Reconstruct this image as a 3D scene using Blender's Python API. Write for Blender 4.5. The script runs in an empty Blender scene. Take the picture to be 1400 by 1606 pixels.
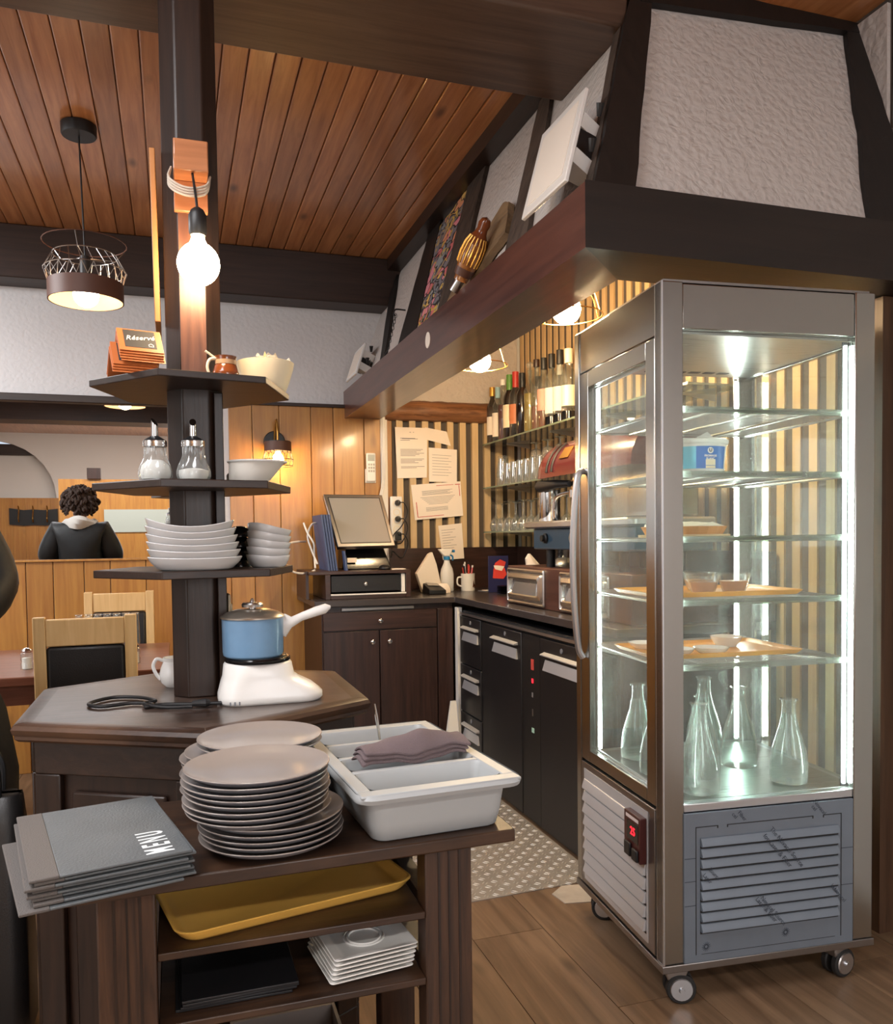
import bpy, bmesh, math, random
from mathutils import Matrix, Vector
rnd = random.Random(7)
PI = math.pi
scene = bpy.context.scene
COL = scene.collection

# ------------------------------------------------------------------ camera
cam_d = bpy.data.cameras.new('camera')
cam = bpy.data.objects.new('camera', cam_d)
COL.objects.link(cam)
YAW, PITCH, ROLL, FPX, CY = 0.3174, -0.03484, -0.01241, 1296.5, 886.07
_f = Vector((math.sin(YAW)*math.cos(PITCH), math.cos(YAW)*math.cos(PITCH), math.sin(PITCH)))
_r = Vector((math.cos(YAW), -math.sin(YAW), 0)); _u = _r.cross(_f)
_r2 = _r*math.cos(ROLL)+_u*math.sin(ROLL); _u2 = -_r*math.sin(ROLL)+_u*math.cos(ROLL)
cam.matrix_world = Matrix(((_r2.x, _u2.x, -_f.x, 0), (_r2.y, _u2.y, -_f.y, 0), (_r2.z, _u2.z, -_f.z, 1.22), (0, 0, 0, 1)))
cam_d.sensor_fit = 'VERTICAL'; cam_d.sensor_height = 24; cam_d.sensor_width = 24
cam_d.lens = FPX/1606*24
cam_d.shift_y = (CY-803)/1606
cam_d.clip_start = .02
scene.camera = cam

# ------------------------------------------------------------------ world, lights, exposure
w = bpy.data.worlds.new('world'); scene.world = w; w.use_nodes = True
w.node_tree.nodes['Background'].inputs[0].default_value = (.75, .85, 1, 1)
w.node_tree.nodes['Background'].inputs[1].default_value = .6
vs = scene.view_settings
vs.view_transform = 'Standard'; vs.look = 'None'; vs.gamma = 1; vs.use_curve_mapping = False
vs.exposure = 1.0

def area_light(name, loc, target, sx, sy, power, color):
    d = bpy.data.lights.new(name, 'AREA'); d.shape = 'RECTANGLE'; d.size = sx; d.size_y = sy
    d.energy = power; d.color = color
    o = bpy.data.objects.new(name, d); COL.objects.link(o); o.location = loc
    o.rotation_euler = (Vector(target)-Vector(loc)).to_track_quat('-Z', 'Y').to_euler()
    return o
# daylight through the windows behind the photographer, and added unseen fill lights
area_light('window_daylight', (1.3, -3.85, 1.75), (1.2, 2, 1.0), 2.2, 1.5, 46, (.9, .95, 1))
area_light('left_side_fill', (-2.9, .3, 1.7), (1, 2.2, 1.2), 1.8, 1.4, 15, (.9, .95, 1))  # added fill from the left, no window known there
area_light('dining_room_fill', (-1.0, 1.0, 2.77), (-1.0, 1.0, 0), 1.3, 1.0, 29, (.98, .98, 1))  # added overhead fill, not a real fixture
area_light('rear_room_fill', (-.6, -1.55, 2.78), (-.6, -1.9, 0), 3.0, .4, 60, (1, .96, .9))  # added to brighten the room that the mirror reflects
area_light('back_table_fill', (-1.9, 3.4, 2.6), (-1.5, 3.6, 0), 1.2, .8, 36, (.97, .98, 1))  # added to brighten the back wall and dining corner

# ------------------------------------------------------------------ mesh helpers
class MB:
    def __init__(s): s.bm = bmesh.new()
    def face(s, pts):
        return s.bm.faces.new([s.bm.verts.new(p) for p in pts])
    def hexa(s, p):   # p: 4 bottom ccw, 4 top ccw
        v = [s.bm.verts.new(q) for q in p]
        for f in ((3,2,1,0),(4,5,6,7),(0,1,5,4),(1,2,6,5),(2,3,7,6),(3,0,4,7)):
            s.bm.faces.new([v[i] for i in f])
        return s
    def box(s, x0, y0, z0, x1, y1, z1):
        x0,x1 = min(x0,x1),max(x0,x1); y0,y1 = min(y0,y1),max(y0,y1); z0,z1 = min(z0,z1),max(z0,z1)
        return s.hexa([(x0,y0,z0),(x1,y0,z0),(x1,y1,z0),(x0,y1,z0),(x0,y0,z1),(x1,y0,z1),(x1,y1,z1),(x0,y1,z1)])
    def rbox(s, c, size, rot):
        M = Matrix.Translation(c) @ rot.to_matrix().to_4x4() if hasattr(rot,'to_matrix') else Matrix.Translation(c) @ rot
        a,b,d = [q/2 for q in size]
        return s.hexa([M@Vector(q) for q in ((-a,-b,-d),(a,-b,-d),(a,b,-d),(-a,b,-d),(-a,-b,d),(a,-b,d),(a,b,d),(-a,b,d))])
    def loft(s, rings, cap0=True, cap1=True, closed=True):
        R = [[s.bm.verts.new(p) for p in r] for r in rings]
        n = len(R[0])
        for a, b in zip(R, R[1:]):
            for i in range(n if closed else n-1):
                j = (i+1) % n
                s.bm.faces.new((a[i], a[j], b[j], b[i]))
        if cap0: s.bm.faces.new(R[0][::-1])
        if cap1: s.bm.faces.new(R[-1])
        return s
    def prism(s, poly, z0, z1):
        return s.loft([[(x,y,z0) for x,y in poly], [(x,y,z1) for x,y in poly]])
    def extr(s, pts, vec):
        vec = Vector(vec)
        return s.loft([[Vector(p) for p in pts], [Vector(p)+vec for p in pts]])
    def lathe(s, prof, n=24, c=(0,0,0), axis='z', sx=1, sy=1, a0=0.0, cap0=True, cap1=True):
        rings = []
        for r, z in prof:
            ring = []
            for i in range(n):
                a = a0+2*PI*i/n
                x, y = r*math.cos(a)*sx, r*math.sin(a)*sy
                p = (x,y,z) if axis=='z' else ((z,x,y) if axis=='x' else (y,z,x))
                ring.append((c[0]+p[0], c[1]+p[1], c[2]+p[2]))
            rings.append(ring)
        return s.loft(rings, cap0, cap1)
    def cyl(s, c, r, h, n=20, axis='z'):
        return s.lathe([(r,0),(r,h)], n, c, axis)
    def tube(s, pts, r, n=8, closed=False):
        P = [Vector(p) for p in pts]; m = len(P); rings = []
        rr = r if isinstance(r, (list,tuple)) else [r]*m
        up = None
        for i in range(m):
            if closed: t = P[(i+1)%m]-P[i-1]
            else: t = P[min(i+1,m-1)]-P[max(i-1,0)]
            t.normalize()
            if up is None:
                up = Vector((0,0,1)) if abs(t.z)<.9 else Vector((1,0,0))
            a = t.cross(up)
            if a.length < 1e-4: a = t.cross(Vector((1,.3,.2)))
            a.normalize(); b = a.cross(t).normalized(); up = b
            rings.append([P[i]+a*rr[i]*math.cos(2*PI*k/n)+b*rr[i]*math.sin(2*PI*k/n) for k in range(n)])
        if closed:
            rings.append(rings[0])
            return s.loft(rings, False, False)
        return s.loft(rings)
    def sphere(s, c, r, n=20, m=12, sx=1, sy=1, sz=1):
        return s.lathe([(max(r*math.sin(PI*i/m), 1e-4), -r*math.cos(PI*i/m)*sz) for i in range(m+1)], n, c, 'z', sx, sy)

def smoothpath(pts, k=6, closed=False):
    P = [Vector(p) for p in pts]; n = len(P); out = []
    rng = range(n) if closed else range(n-1)
    for i in rng:
        p1, p2 = P[i], P[(i+1)%n]
        p0 = P[i-1] if (closed or i>0) else p1*2-p2
        p3 = P[(i+2)%n] if (closed or i+2<n) else p2*2-p1
        for j in range(k):
            t = j/k
            out.append(.5*((2*p1)+(p2-p0)*t+(2*p0-5*p1+4*p2-p3)*t*t+(3*p1-p0-3*p2+p3)*t**3))
    if not closed: out.append(P[-1])
    return out

def rrect(x0, y0, x1, y1, r, n=4):
    pts = []
    for cx, cy, a in ((x1-r,y0+r,-PI/2),(x1-r,y1-r,0),(x0+r,y1-r,PI/2),(x0+r,y0+r,PI)):
        for i in range(n+1):
            t = a+PI/2*i/n
            pts.append((cx+r*math.cos(t), cy+r*math.sin(t)))
    return pts

ROOTM = {}
def rootmat(o):
    while o is not None:
        if o.name in ROOTM: return ROOTM[o.name]
        o = o.parent
    return Matrix()
def mesh(name, mb, m, smooth=True, ang=.6):
    bm = mb.bm
    bmesh.ops.recalc_face_normals(bm, faces=bm.faces)
    if smooth:
        for f in bm.faces: f.smooth = True
        for e in bm.edges:
            if len(e.link_faces) == 2 and e.calc_face_angle(0) > ang: e.smooth = False
    me = bpy.data.meshes.new(name); bm.to_mesh(me); bm.free()
    for q in (m if isinstance(m, (list,tuple)) else [m]): me.materials.append(q)
    return me
def part(name, mb, m, parent=None, world=False, bevel=0, smooth=True, label=None, kind=None, ang=.6):
    me = mesh(name, mb, m, smooth, ang)
    if world and parent is not None: me.transform(rootmat(parent).inverted())
    o = bpy.data.objects.new(name, me); COL.objects.link(o); o.parent = parent
    if bevel:
        b = o.modifiers.new('bevel', 'BEVEL'); b.width = bevel; b.segments = 2; b.limit_method = 'ANGLE'; b.angle_limit = .7
    if label: o['label'] = label
    if kind: o['kind'] = kind
    return o
def thing(name, label, cat, loc=(0,0,0), rotz=0.0, group=None):
    o = bpy.data.objects.new(name, None); COL.objects.link(o)
    o.location = loc; o.rotation_euler = (0,0,rotz); o.empty_display_size = .02
    o['label'] = label; o['category'] = cat
    if group: o['group'] = group
    ROOTM[o.name] = Matrix.LocRotScale(Vector(loc), o.rotation_euler.to_quaternion(), None)
    return o
def single(name, mb, m, label, cat, loc=None, rotz=0, group=None, **k):
    o = part(name, mb, m, None, **k)
    if loc: o.location = loc
    o.rotation_euler = (0,0,rotz)
    o['label'] = label; o['category'] = cat
    if group: o['group'] = group
    return o
def struct(name, mb, m, parent=None, **k):
    o = part(name, mb, m, parent, **k)
    if parent is None: o['kind'] = 'structure'
    return o
def inst(src, name, parent, loc=(0,0,0), rot=(0,0,0)):
    o = src.copy(); COL.objects.link(o); o.name = name; o.parent = parent; o.location = loc; o.rotation_euler = rot
    return o
def dup(root, loc, rotz=0, label=None, group=None):
    r = root.copy(); COL.objects.link(r); r.location = loc; r.rotation_euler = (0,0,rotz)
    if label: r['label'] = label
    if group: r['group'] = group
    for ch in list(root.children):
        c = ch.copy(); COL.objects.link(c); c.parent = r
        for g in list(ch.children):
            d = g.copy(); COL.objects.link(d); d.parent = c
    return r
def text_part(name, s, size, m, parent, M, shear=0, extrude=.0004, align='CENTER', bold=0):
    cu = bpy.data.curves.new('t', 'FONT'); cu.body = s; cu.size = size; cu.shear = shear; cu.extrude = extrude
    cu.align_x = align; cu.align_y = 'CENTER'; cu.offset = bold; cu.resolution_u = 2
    o = bpy.data.objects.new('t', cu); COL.objects.link(o)
    dg = bpy.context.evaluated_depsgraph_get(); dg.update()
    me = bpy.data.meshes.new_from_object(o.evaluated_get(dg)); bpy.data.objects.remove(o)
    me.transform(M); me.materials.clear(); me.materials.append(m); me.name = name
    r = bpy.data.objects.new(name, me); COL.objects.link(r); r.parent = parent
    return r
def basis(o, x, y):   # matrix placing local x,y axes on given world vectors
    x = Vector(x).normalized(); y = Vector(y).normalized(); z = x.cross(y)
    return Matrix(((x.x,y.x,z.x,o[0]),(x.y,y.y,z.y,o[1]),(x.z,y.z,z.z,o[2]),(0,0,0,1)))
ORD = ['first','second','third','fourth','fifth','sixth','seventh','eighth','ninth','tenth','eleventh','twelfth','thirteenth','fourteenth','fifteenth']

# ------------------------------------------------------------------ materials
def lin(c):
    def g(v):
        v /= 255.0
        return v/12.92 if v <= .04045 else ((v+.055)/1.055)**2.4
    return (g(c[0]), g(c[1]), g(c[2]), 1)
def base(name):
    m = bpy.data.materials.new(name); m.use_nodes = True
    nt = m.node_tree; b = nt.nodes['Principled BSDF']
    return m, nt, b
def N(nt, t, **k):
    n = nt.nodes.new(t)
    for a, v in k.items(): setattr(n, a, v)
    return n
def plain(name, c, rough=.5, metal=0, bump=0, bscale=80, spec=.5, var=0.0, sheen=0, coat=0):
    m, nt, b = base(name)
    b.inputs['Base Color'].default_value = lin(c); b.inputs['Roughness'].default_value = rough
    b.inputs['Metallic'].default_value = metal; b.inputs['Specular IOR Level'].default_value = spec
    if coat: b.inputs['Coat Weight'].default_value = coat; b.inputs['Coat Roughness'].default_value = .08
    tc = N(nt, 'ShaderNodeTexCoord')
    if var:
        no = N(nt, 'ShaderNodeTexNoise'); no.inputs['Scale'].default_value = 9; no.inputs['Detail'].default_value = 5
        nt.links.new(tc.outputs['Object'], no.inputs['Vector'])
        r = N(nt, 'ShaderNodeValToRGB'); a = [q*(1-var) for q in lin(c)[:3]]; d = [min(1,q*(1+var)) for q in lin(c)[:3]]
        r.color_ramp.elements[0].position = .3; r.color_ramp.elements[1].position = .7
        r.color_ramp.elements[0].color = (*a,1); r.color_ramp.elements[1].color = (*d,1)
        nt.links.new(no.outputs['Fac'], r.inputs[0]); nt.links.new(r.outputs[0], b.inputs['Base Color'])
    if bump:
        no = N(nt, 'ShaderNodeTexNoise'); no.inputs['Scale'].default_value = bscale; no.inputs['Detail'].default_value = 4
        nt.links.new(tc.outputs['Object'], no.inputs['Vector'])
        bp = N(nt, 'ShaderNodeBump'); bp.inputs['Strength'].default_value = bump; bp.inputs['Distance'].default_value = .004
        nt.links.new(no.outputs['Fac'], bp.inputs['Height']); nt.links.new(bp.outputs[0], b.inputs['Normal'])
    return m
def wood(name, c0, c1, axis='y', rough=.4, grain=1.0, knots=0.0, pvar=.25, wear=None, bump=.15, coat=0.0, c2=None):
    """grain along axis; every object gets its own offset and tone"""
    m, nt, b = base(name); L = nt.links.new
    tc = N(nt, 'ShaderNodeTexCoord'); oi = N(nt, 'ShaderNodeObjectInfo')
    off = N(nt, 'ShaderNodeVectorMath', operation='SCALE'); off.inputs[0].default_value = (7.3, 5.1, 9.7)
    L(oi.outputs['Random'], off.inputs['Scale'])
    add = N(nt, 'ShaderNodeVectorMath', operation='ADD'); L(tc.outputs['Object'], add.inputs[0]); L(off.outputs[0], add.inputs[1])
    mp = N(nt, 'ShaderNodeMapping'); s = [14*grain]*3; s['xyz'.index(axis)] = .9*grain
    mp.inputs['Scale'].default_value = s; L(add.outputs[0], mp.inputs['Vector'])
    no = N(nt, 'ShaderNodeTexNoise'); no.inputs['Scale'].default_value = 3.2; no.inputs['Detail'].default_value = 7; no.inputs['Roughness'].default_value = .62; no.inputs['Distortion'].default_value = .6
    L(mp.outputs[0], no.inputs['Vector'])
    r = N(nt, 'ShaderNodeValToRGB'); e = r.color_ramp.elements
    e[0].position = .32; e[1].position = .68; e[0].color = lin(c0); e[1].color = lin(c1)
    L(no.outputs['Fac'], r.inputs[0]); col = r.outputs[0]
    if knots:
        m2 = N(nt, 'ShaderNodeMapping'); k = [11.0]*3; k['xyz'.index(axis)] = 4.6; k[1 if axis == 'z' else 2] = 0; m2.inputs['Scale'].default_value = k
        L(add.outputs[0], m2.inputs['Vector'])
        vo = N(nt, 'ShaderNodeTexVoronoi'); vo.inputs['Scale'].default_value = .55; L(m2.outputs[0], vo.inputs['Vector'])
        rr = N(nt, 'ShaderNodeValToRGB'); rr.color_ramp.elements[0].position = .04; rr.color_ramp.elements[1].position = .15
        rr.color_ramp.elements[0].color = (1-knots,)*3+(1,); rr.color_ramp.elements[1].color = (1,1,1,1)
        L(vo.outputs['Distance'], rr.inputs[0])
        mk = N(nt, 'ShaderNodeMixRGB', blend_type='MULTIPLY'); mk.inputs[0].default_value = 1
        L(col, mk.inputs[1]); L(rr.outputs[0], mk.inputs[2]); col = mk.outputs[0]
    mr = N(nt, 'ShaderNodeMapRange'); mr.inputs['To Min'].default_value = 1-pvar; mr.inputs['To Max'].default_value = 1+pvar
    L(oi.outputs['Random'], mr.inputs['Value'])
    hs = N(nt, 'ShaderNodeHueSaturation'); L(col, hs.inputs['Color']); L(mr.outputs[0], hs.inputs['Value']); col = hs.outputs[0]
    if wear:
        wn = N(nt, 'ShaderNodeTexNoise'); wn.inputs['Scale'].default_value = 4.5; wn.inputs['Detail'].default_value = 6; L(add.outputs[0], wn.inputs['Vector'])
        wr = N(nt, 'ShaderNodeValToRGB'); wr.color_ramp.elements[0].position = .48; wr.color_ramp.elements[1].position = .75
        wr.color_ramp.elements[0].color = (0,0,0,1); wr.color_ramp.elements[1].color = (.7,.7,.7,1)
        L(wn.outputs['Fac'], wr.inputs[0])
        mw = N(nt, 'ShaderNodeMixRGB'); mw.inputs[2].default_value = lin(wear); L(wr.outputs[0], mw.inputs[0]); L(col, mw.inputs[1]); col = mw.outputs[0]
    L(col, b.inputs['Base Color'])
    b.inputs['Roughness'].default_value = rough
    if coat: b.inputs['Coat Weight'].default_value = coat; b.inputs['Coat Roughness'].default_value = .12
    bp = N(nt, 'ShaderNodeBump'); bp.inputs['Strength'].default_value = bump; bp.inputs['Distance'].default_value = .003
    L(no.outputs['Fac'], bp.inputs['Height']); L(bp.outputs[0], b.inputs['Normal'])
    return m
def brushed(name, c, axis='z', rough=.28, var=.12):
    m, nt, b = base(name); L = nt.links.new
    tc = N(nt, 'ShaderNodeTexCoord'); mp = N(nt, 'ShaderNodeMapping'); s = [160]*3; s['xyz'.index(axis)] = 1.5
    mp.inputs['Scale'].default_value = s; L(tc.outputs['Object'], mp.inputs['Vector'])
    no = N(nt, 'ShaderNodeTexNoise'); no.inputs['Scale'].default_value = 2; no.inputs['Detail'].default_value = 3; L(mp.outputs[0], no.inputs['Vector'])
    mr = N(nt, 'ShaderNodeMapRange'); mr.inputs['To Min'].default_value = rough-var*.6; mr.inputs['To Max'].default_value = rough+var
    L(no.outputs['Fac'], mr.inputs['Value']); L(mr.outputs[0], b.inputs['Roughness'])
    b.inputs['Base Color'].default_value = lin(c); b.inputs['Metallic'].default_value = 1
    bp = N(nt, 'ShaderNodeBump'); bp.inputs['Strength'].default_value = .012; L(no.outputs['Fac'], bp.inputs['Height']); L(bp.outputs[0], b.inputs['Normal'])
    return m
def glassy(name, c=(255,255,255), strength=1.0, rough=.02, haze=0.0, ior=1.45):
    """thin glass: see-through with Fresnel reflection (and a pale haze put in for whitish glare)"""
    m, nt, b = base(name); L = nt.links.new; nt.nodes.remove(b); out = nt.nodes['Material Output']
    tr = N(nt, 'ShaderNodeBsdfTransparent'); tr.inputs[0].default_value = lin(c)
    gl = N(nt, 'ShaderNodeBsdfGlossy'); gl.inputs['Roughness'].default_value = rough
    fr = N(nt, 'ShaderNodeFresnel'); ge = N(nt, 'ShaderNodeNewGeometry'); mi_ = N(nt, 'ShaderNodeMapRange')
    mi_.inputs['To Min'].default_value = ior; mi_.inputs['To Max'].default_value = 1/ior   # thin sheet: both sides reflect like the outside
    L(ge.outputs['Backfacing'], mi_.inputs['Value']); L(mi_.outputs[0], fr.inputs['IOR'])
    mu = N(nt, 'ShaderNodeMath', operation='MULTIPLY'); mu.inputs[1].default_value = strength; mu.use_clamp = True; L(fr.outputs[0], mu.inputs[0])
    mx = N(nt, 'ShaderNodeMixShader'); L(mu.outputs[0], mx.inputs[0]); L(tr.outputs[0], mx.inputs[1]); L(gl.outputs[0], mx.inputs[2])
    res = mx.outputs[0]
    if haze:
        df = N(nt, 'ShaderNodeBsdfDiffuse'); df.inputs[0].default_value = (.85,.88,.86,1)  # pale diffuse layer paints bright glare into the glass
        no = N(nt, 'ShaderNodeTexNoise'); no.inputs['Scale'].default_value = 6; no.inputs['Detail'].default_value = 6
        tc = N(nt, 'ShaderNodeTexCoord'); L(tc.outputs['Object'], no.inputs['Vector'])
        mr = N(nt, 'ShaderNodeMapRange'); mr.inputs['From Min'].default_value = .35; mr.inputs['From Max'].default_value = .8; mr.inputs['To Max'].default_value = haze*2; mr.inputs['To Min'].default_value = haze*.4
        L(no.outputs['Fac'], mr.inputs['Value'])
        m2 = N(nt, 'ShaderNodeMixShader'); L(mr.outputs[0], m2.inputs[0]); L(res, m2.inputs[1]); L(df.outputs[0], m2.inputs[2]); res = m2.outputs[0]
    L(res, out.inputs[0])
    return m
def emit(name, c, s):
    m, nt, b = base(name); nt.nodes.remove(b)
    e = N(nt, 'ShaderNodeEmission'); e.inputs[0].default_value = lin(c); e.inputs[1].default_value = s
    nt.links.new(e.outputs[0], nt.nodes['Material Output'].inputs[0])
    return m
def plaster(name, c, scale=26, strength=.9, dist=.012):
    m, nt, b = base(name); L = nt.links.new
    b.inputs['Base Color'].default_value = lin(c); b.inputs['Roughness'].default_value = .85
    tc = N(nt, 'ShaderNodeTexCoord')
    no = N(nt, 'ShaderNodeTexNoise'); no.inputs['Scale'].default_value = scale; no.inputs['Detail'].default_value = 3; no.inputs['Distortion'].default_value = 1.2
    vo = N(nt, 'ShaderNodeTexVoronoi', feature='SMOOTH_F1'); vo.inputs['Scale'].default_value = scale*1.7
    L(tc.outputs['Object'], no.inputs['Vector']); L(tc.outputs['Object'], vo.inputs['Vector'])
    ad = N(nt, 'ShaderNodeMath', operation='ADD'); L(no.outputs['Fac'], ad.inputs[0]); L(vo.outputs['Distance'], ad.inputs[1])
    bp = N(nt, 'ShaderNodeBump'); bp.inputs['Strength'].default_value = strength; bp.inputs['Distance'].default_value = dist
    L(ad.outputs[0], bp.inputs['Height']); L(bp.outputs[0], b.inputs['Normal'])
    return m

M = {}
M['pine'] = wood('varnished_pine_ceiling', (154,97,56), (190,134,88), 'y', .3, .8, .65, .17, coat=.3)
M['panel'] = wood('honey_pine_panelling', (158,104,48), (182,130,62), 'z', .38, .7, .3, .1, coat=.2)
M['dark'] = wood('dark_stained_wood', (26,16,12), (46,30,22), 'z', .38, 1.2, 0, .1)
M['darkx'] = wood('dark_stained_wood_long', (30,19,14), (50,33,24), 'x', .4, 1.2, 0, .1)
M['darky'] = wood('dark_stained_wood_deep', (30,19,14), (50,33,24), 'y', .4, 1.2, 0, .1)
M['beam'] = wood('dark_beam_wood', (38,25,19), (56,38,30), 'x', .5, .8, 0, .05)
M['beamlit'] = wood('lit_beam_wood', (66,48,38), (92,70,56), 'x', .42, .8, 0, .05)  # beam wood made paler for the light reflected off its underside
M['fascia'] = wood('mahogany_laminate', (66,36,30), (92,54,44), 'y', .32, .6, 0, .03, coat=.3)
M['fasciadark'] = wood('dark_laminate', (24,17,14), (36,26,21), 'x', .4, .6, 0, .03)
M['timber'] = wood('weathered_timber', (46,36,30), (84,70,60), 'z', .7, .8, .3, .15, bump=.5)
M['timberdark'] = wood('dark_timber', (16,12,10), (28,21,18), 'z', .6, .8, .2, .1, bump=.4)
M['worn'] = wood('worn_dark_tabletop', (44,31,25), (70,52,42), 'x', .3, .9, 0, .05, wear=(116,102,94), coat=.25)
M['moulding'] = wood('worn_moulding', (38,24,18), (64,42,30), 'x', .38, 1, 0, .1, wear=(98,70,50))
M['cart'] = wood('scratched_brown_wood', (40,25,17), (74,49,33), 'z', .42, 1.6, 0, .1)
M['cartx'] = wood('scratched_brown_board', (36,23,16), (64,43,29), 'x', .36, 1.1, 0, .08, wear=(92,66,46))
M['floor'] = wood('laminate_floor_oak', (96,75,57), (136,110,86), 'y', .34, .5, .4, .1)
M['slat'] = wood('pale_beech_slat', (196,166,122), (214,186,142), 'z', .5, .8, 0, .06)
M['slatback'] = plain('grey_brown_backing', (84,76,70), .8, var=.1)
M['chairwood'] = wood('beech_chair_wood', (196,156,100), (218,182,128), 'z', .42, .7, .15, .04)
M['tablewood'] = wood('reddish_table_wood', (92,52,36), (122,74,54), 'x', .3, .8, 0, .05)
M['walnut'] = wood('walnut_laminate', (36,22,18), (62,39,32), 'z', .36, 1.0, 0, .06)
M['walnutx'] = wood('walnut_laminate_long', (40,25,20), (66,42,35), 'x', .36, 1.0, 0, .06)
M['plaster'] = plaster('rough_white_plaster', (216,214,214), 30, .35, .006)
M['hoodplaster'] = plaster('coarse_white_plaster', (196,189,184), 30, .6, .01)
M['plainwall'] = plain('white_wall', (214,208,202), .9)
M['steel'] = brushed('brushed_steel', (170,170,167), 'z', .2, .04)
M['steelx'] = brushed('brushed_steel_flat', (176,174,172), 'x')
M['steeldark'] = brushed('brushed_steel_dark', (150,146,144), 'z', .34)  # darker, rougher brushed steel
M['chrome'] = plain('chrome', (215,215,215), .12, 1)
M['dullchrome'] = plain('dull_chrome', (206,205,204), .27, 1)
M['satin'] = plain('satin_aluminium', (200,202,206), .35, 1)
M['alu'] = plain('pale_aluminium_handle', (206,206,208), .45, .6)
M['film'] = plain('grey_blue_film_on_steel', (112,122,134), .38, .3, var=.06)
M['filmink'] = plain('film_ink', (46,54,66), .6)
M['black'] = plain('black_plastic', (22,22,24), .45)
M['blackmatte'] = plain('black_painted_metal', (26,26,29), .42, .1)
M['blackgloss'] = plain('black_gloss', (14,14,16), .15)
M['rubber'] = plain('black_rubber', (28,27,27), .7)
M['white'] = plain('white_plastic', (232,230,226), .32)
M['whitematte'] = plain('white_card', (236,226,214), .7)
M['paper'] = plain('white_paper', (240,228,214), .85)
M['ink'] = plain('grey_print', (120,116,116), .9)
M['redink'] = plain('red_print', (196,70,62), .9)
M['china'] = plain('white_china', (236,235,232), .16, coat=.3)
M['dish'] = plain('pale_grey_china', (206,206,206), .22, coat=.2)
M['plate'] = plain('taupe_stoneware', (148,138,132), .26, coat=.2)
M['platerim'] = plain('blue_grey_stoneware', (120,122,130), .4)
M['tub'] = plain('grey_plastic_tray', (168,172,174), .42)
M['cloth'] = plain('mauve_napkin', (112,98,101), .95, bump=.6, bscale=500)
M['yellow'] = plain('mustard_tray', (240,188,92), .35, var=.05)
M['menu'] = plain('grey_slate_cover', (88,93,96), .42, bump=.25, bscale=260, var=.12)
M['menuspine'] = plain('grey_cloth_spine', (96,91,88), .9, bump=.4, bscale=400)
M['menuink'] = plain('white_lettering', (226,232,234), .5)
M['blue'] = plain('pale_blue_enamel', (112,150,184), .3, coat=.3, var=.12)
M['brownglaze'] = plain('brown_glazed_ceramic', (122,62,30), .15, coat=.5, var=.15)
M['cream'] = plain('cream_plastic', (238,222,190), .35, var=.04)
M['orange'] = plain('orange_brown_sign_wood', (196,112,60), .45)
M['signedge'] = plain('pale_plywood_edge', (226,190,134), .6)
M['slate'] = plain('blackboard', (58,54,52), .6)
M['chalk'] = plain('white_chalk_lettering', (240,236,228), .7)
M['leather'] = plain('black_leather', (24,22,22), .4, bump=.15, bscale=300)
M['jacket'] = plain('black_quilted_jacket', (20,23,25), .55, bump=.5, bscale=14)
M['jeans'] = plain('dark_jeans', (30,36,48), .8)
M['skin'] = plain('skin', (206,156,130), .5)
M['hair'] = plain('brown_curly_hair', (58,40,30), .7, bump=1, bscale=120)
M['hood'] = plain('white_hood_fabric', (222,220,214), .9, bump=.4, bscale=30)
M['bulb'] = emit('warm_bulb', (255,224,178), 34)
M['bulbsoft'] = emit('soft_bulb', (255,232,200), 16)
M['bulbbar'] = emit('bar_bulb', (255,222,172), 230)
M['led'] = emit('cool_led_strip', (236,255,246), 48)
M['redled'] = emit('red_display', (255,30,40), 2.2)
M['pane'] = glassy('clear_pane', (251,254,252), .8, .015, .045)
M['glass'] = glassy('clear_drinking_glass', (244,246,244), 2.4, .04, .07)
M['sugarglass'] = glassy('sugar_jar_glass', (240,242,242), 2.2, .06, .13)
M['carafe'] = glassy('carafe_glass', (246,252,250), 2.0, .03, .11)
M['water'] = glassy('water', (238,248,245), 1.2, .02, .12, 1.33)
M['shelfglass'] = glassy('green_edged_glass', (196,208,196), 1.6, .03, .16)
M['sugar'] = plain('white_sugar', (240,238,232), .9)
M['mirror'] = plain('mirror', (226,226,226), .0, 1)
M['screen'] = plain('grey_touch_screen', (150,146,140), .14, coat=.3)
M['navy'] = plain('navy_folder', (66,82,120), .55)
M['maroon'] = plain('maroon_enamel', (84,30,32), .25, coat=.4)
M['teal'] = plain('blue_grey_panel', (70,98,120), .3, .3)
M['terracotta'] = plain('terracotta', (176,84,52), .5)
M['lampbrown'] = plain('brown_lamp_shade', (92,58,44), .5)
M['shadein'] = plain('shade_lining', (236,190,140), .7)
M['wire'] = plain('silver_wire', (190,188,186), .3, 1)
M['brass'] = plain('brass', (190,146,76), .3, 1)
M['copper'] = wood('light_bracket_wood', (150,92,58), (190,126,84), 'x', .3, .6, 0, 0, coat=.3)
M['concrete'] = plain('worn_concrete', (170,160,148), .9, bump=.5, bscale=60, var=.2)
M['spray'] = plain('translucent_white_plastic', (226,228,232), .4)
M['sprayblue'] = plain('blue_sprayer_band', (40,130,190), .4)
M['pastry'] = plain('baked_pastry', (206,146,80), .7, bump=.4, bscale=90, var=.2)
M['meringue'] = plain('meringue_topping', (244,236,216), .6, bump=.8, bscale=60)
M['mousse'] = plain('caramel_mousse', (206,150,112), .5)
M['tublabel'] = plain('cyan_label', (110,196,226), .4)
M['tubblue'] = plain('blue_label', (22,110,196), .4)
M['cable'] = plain('white_cable', (228,224,218), .5)
M['stone'] = plain('stone_sink', (120,118,114), .6)
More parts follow.
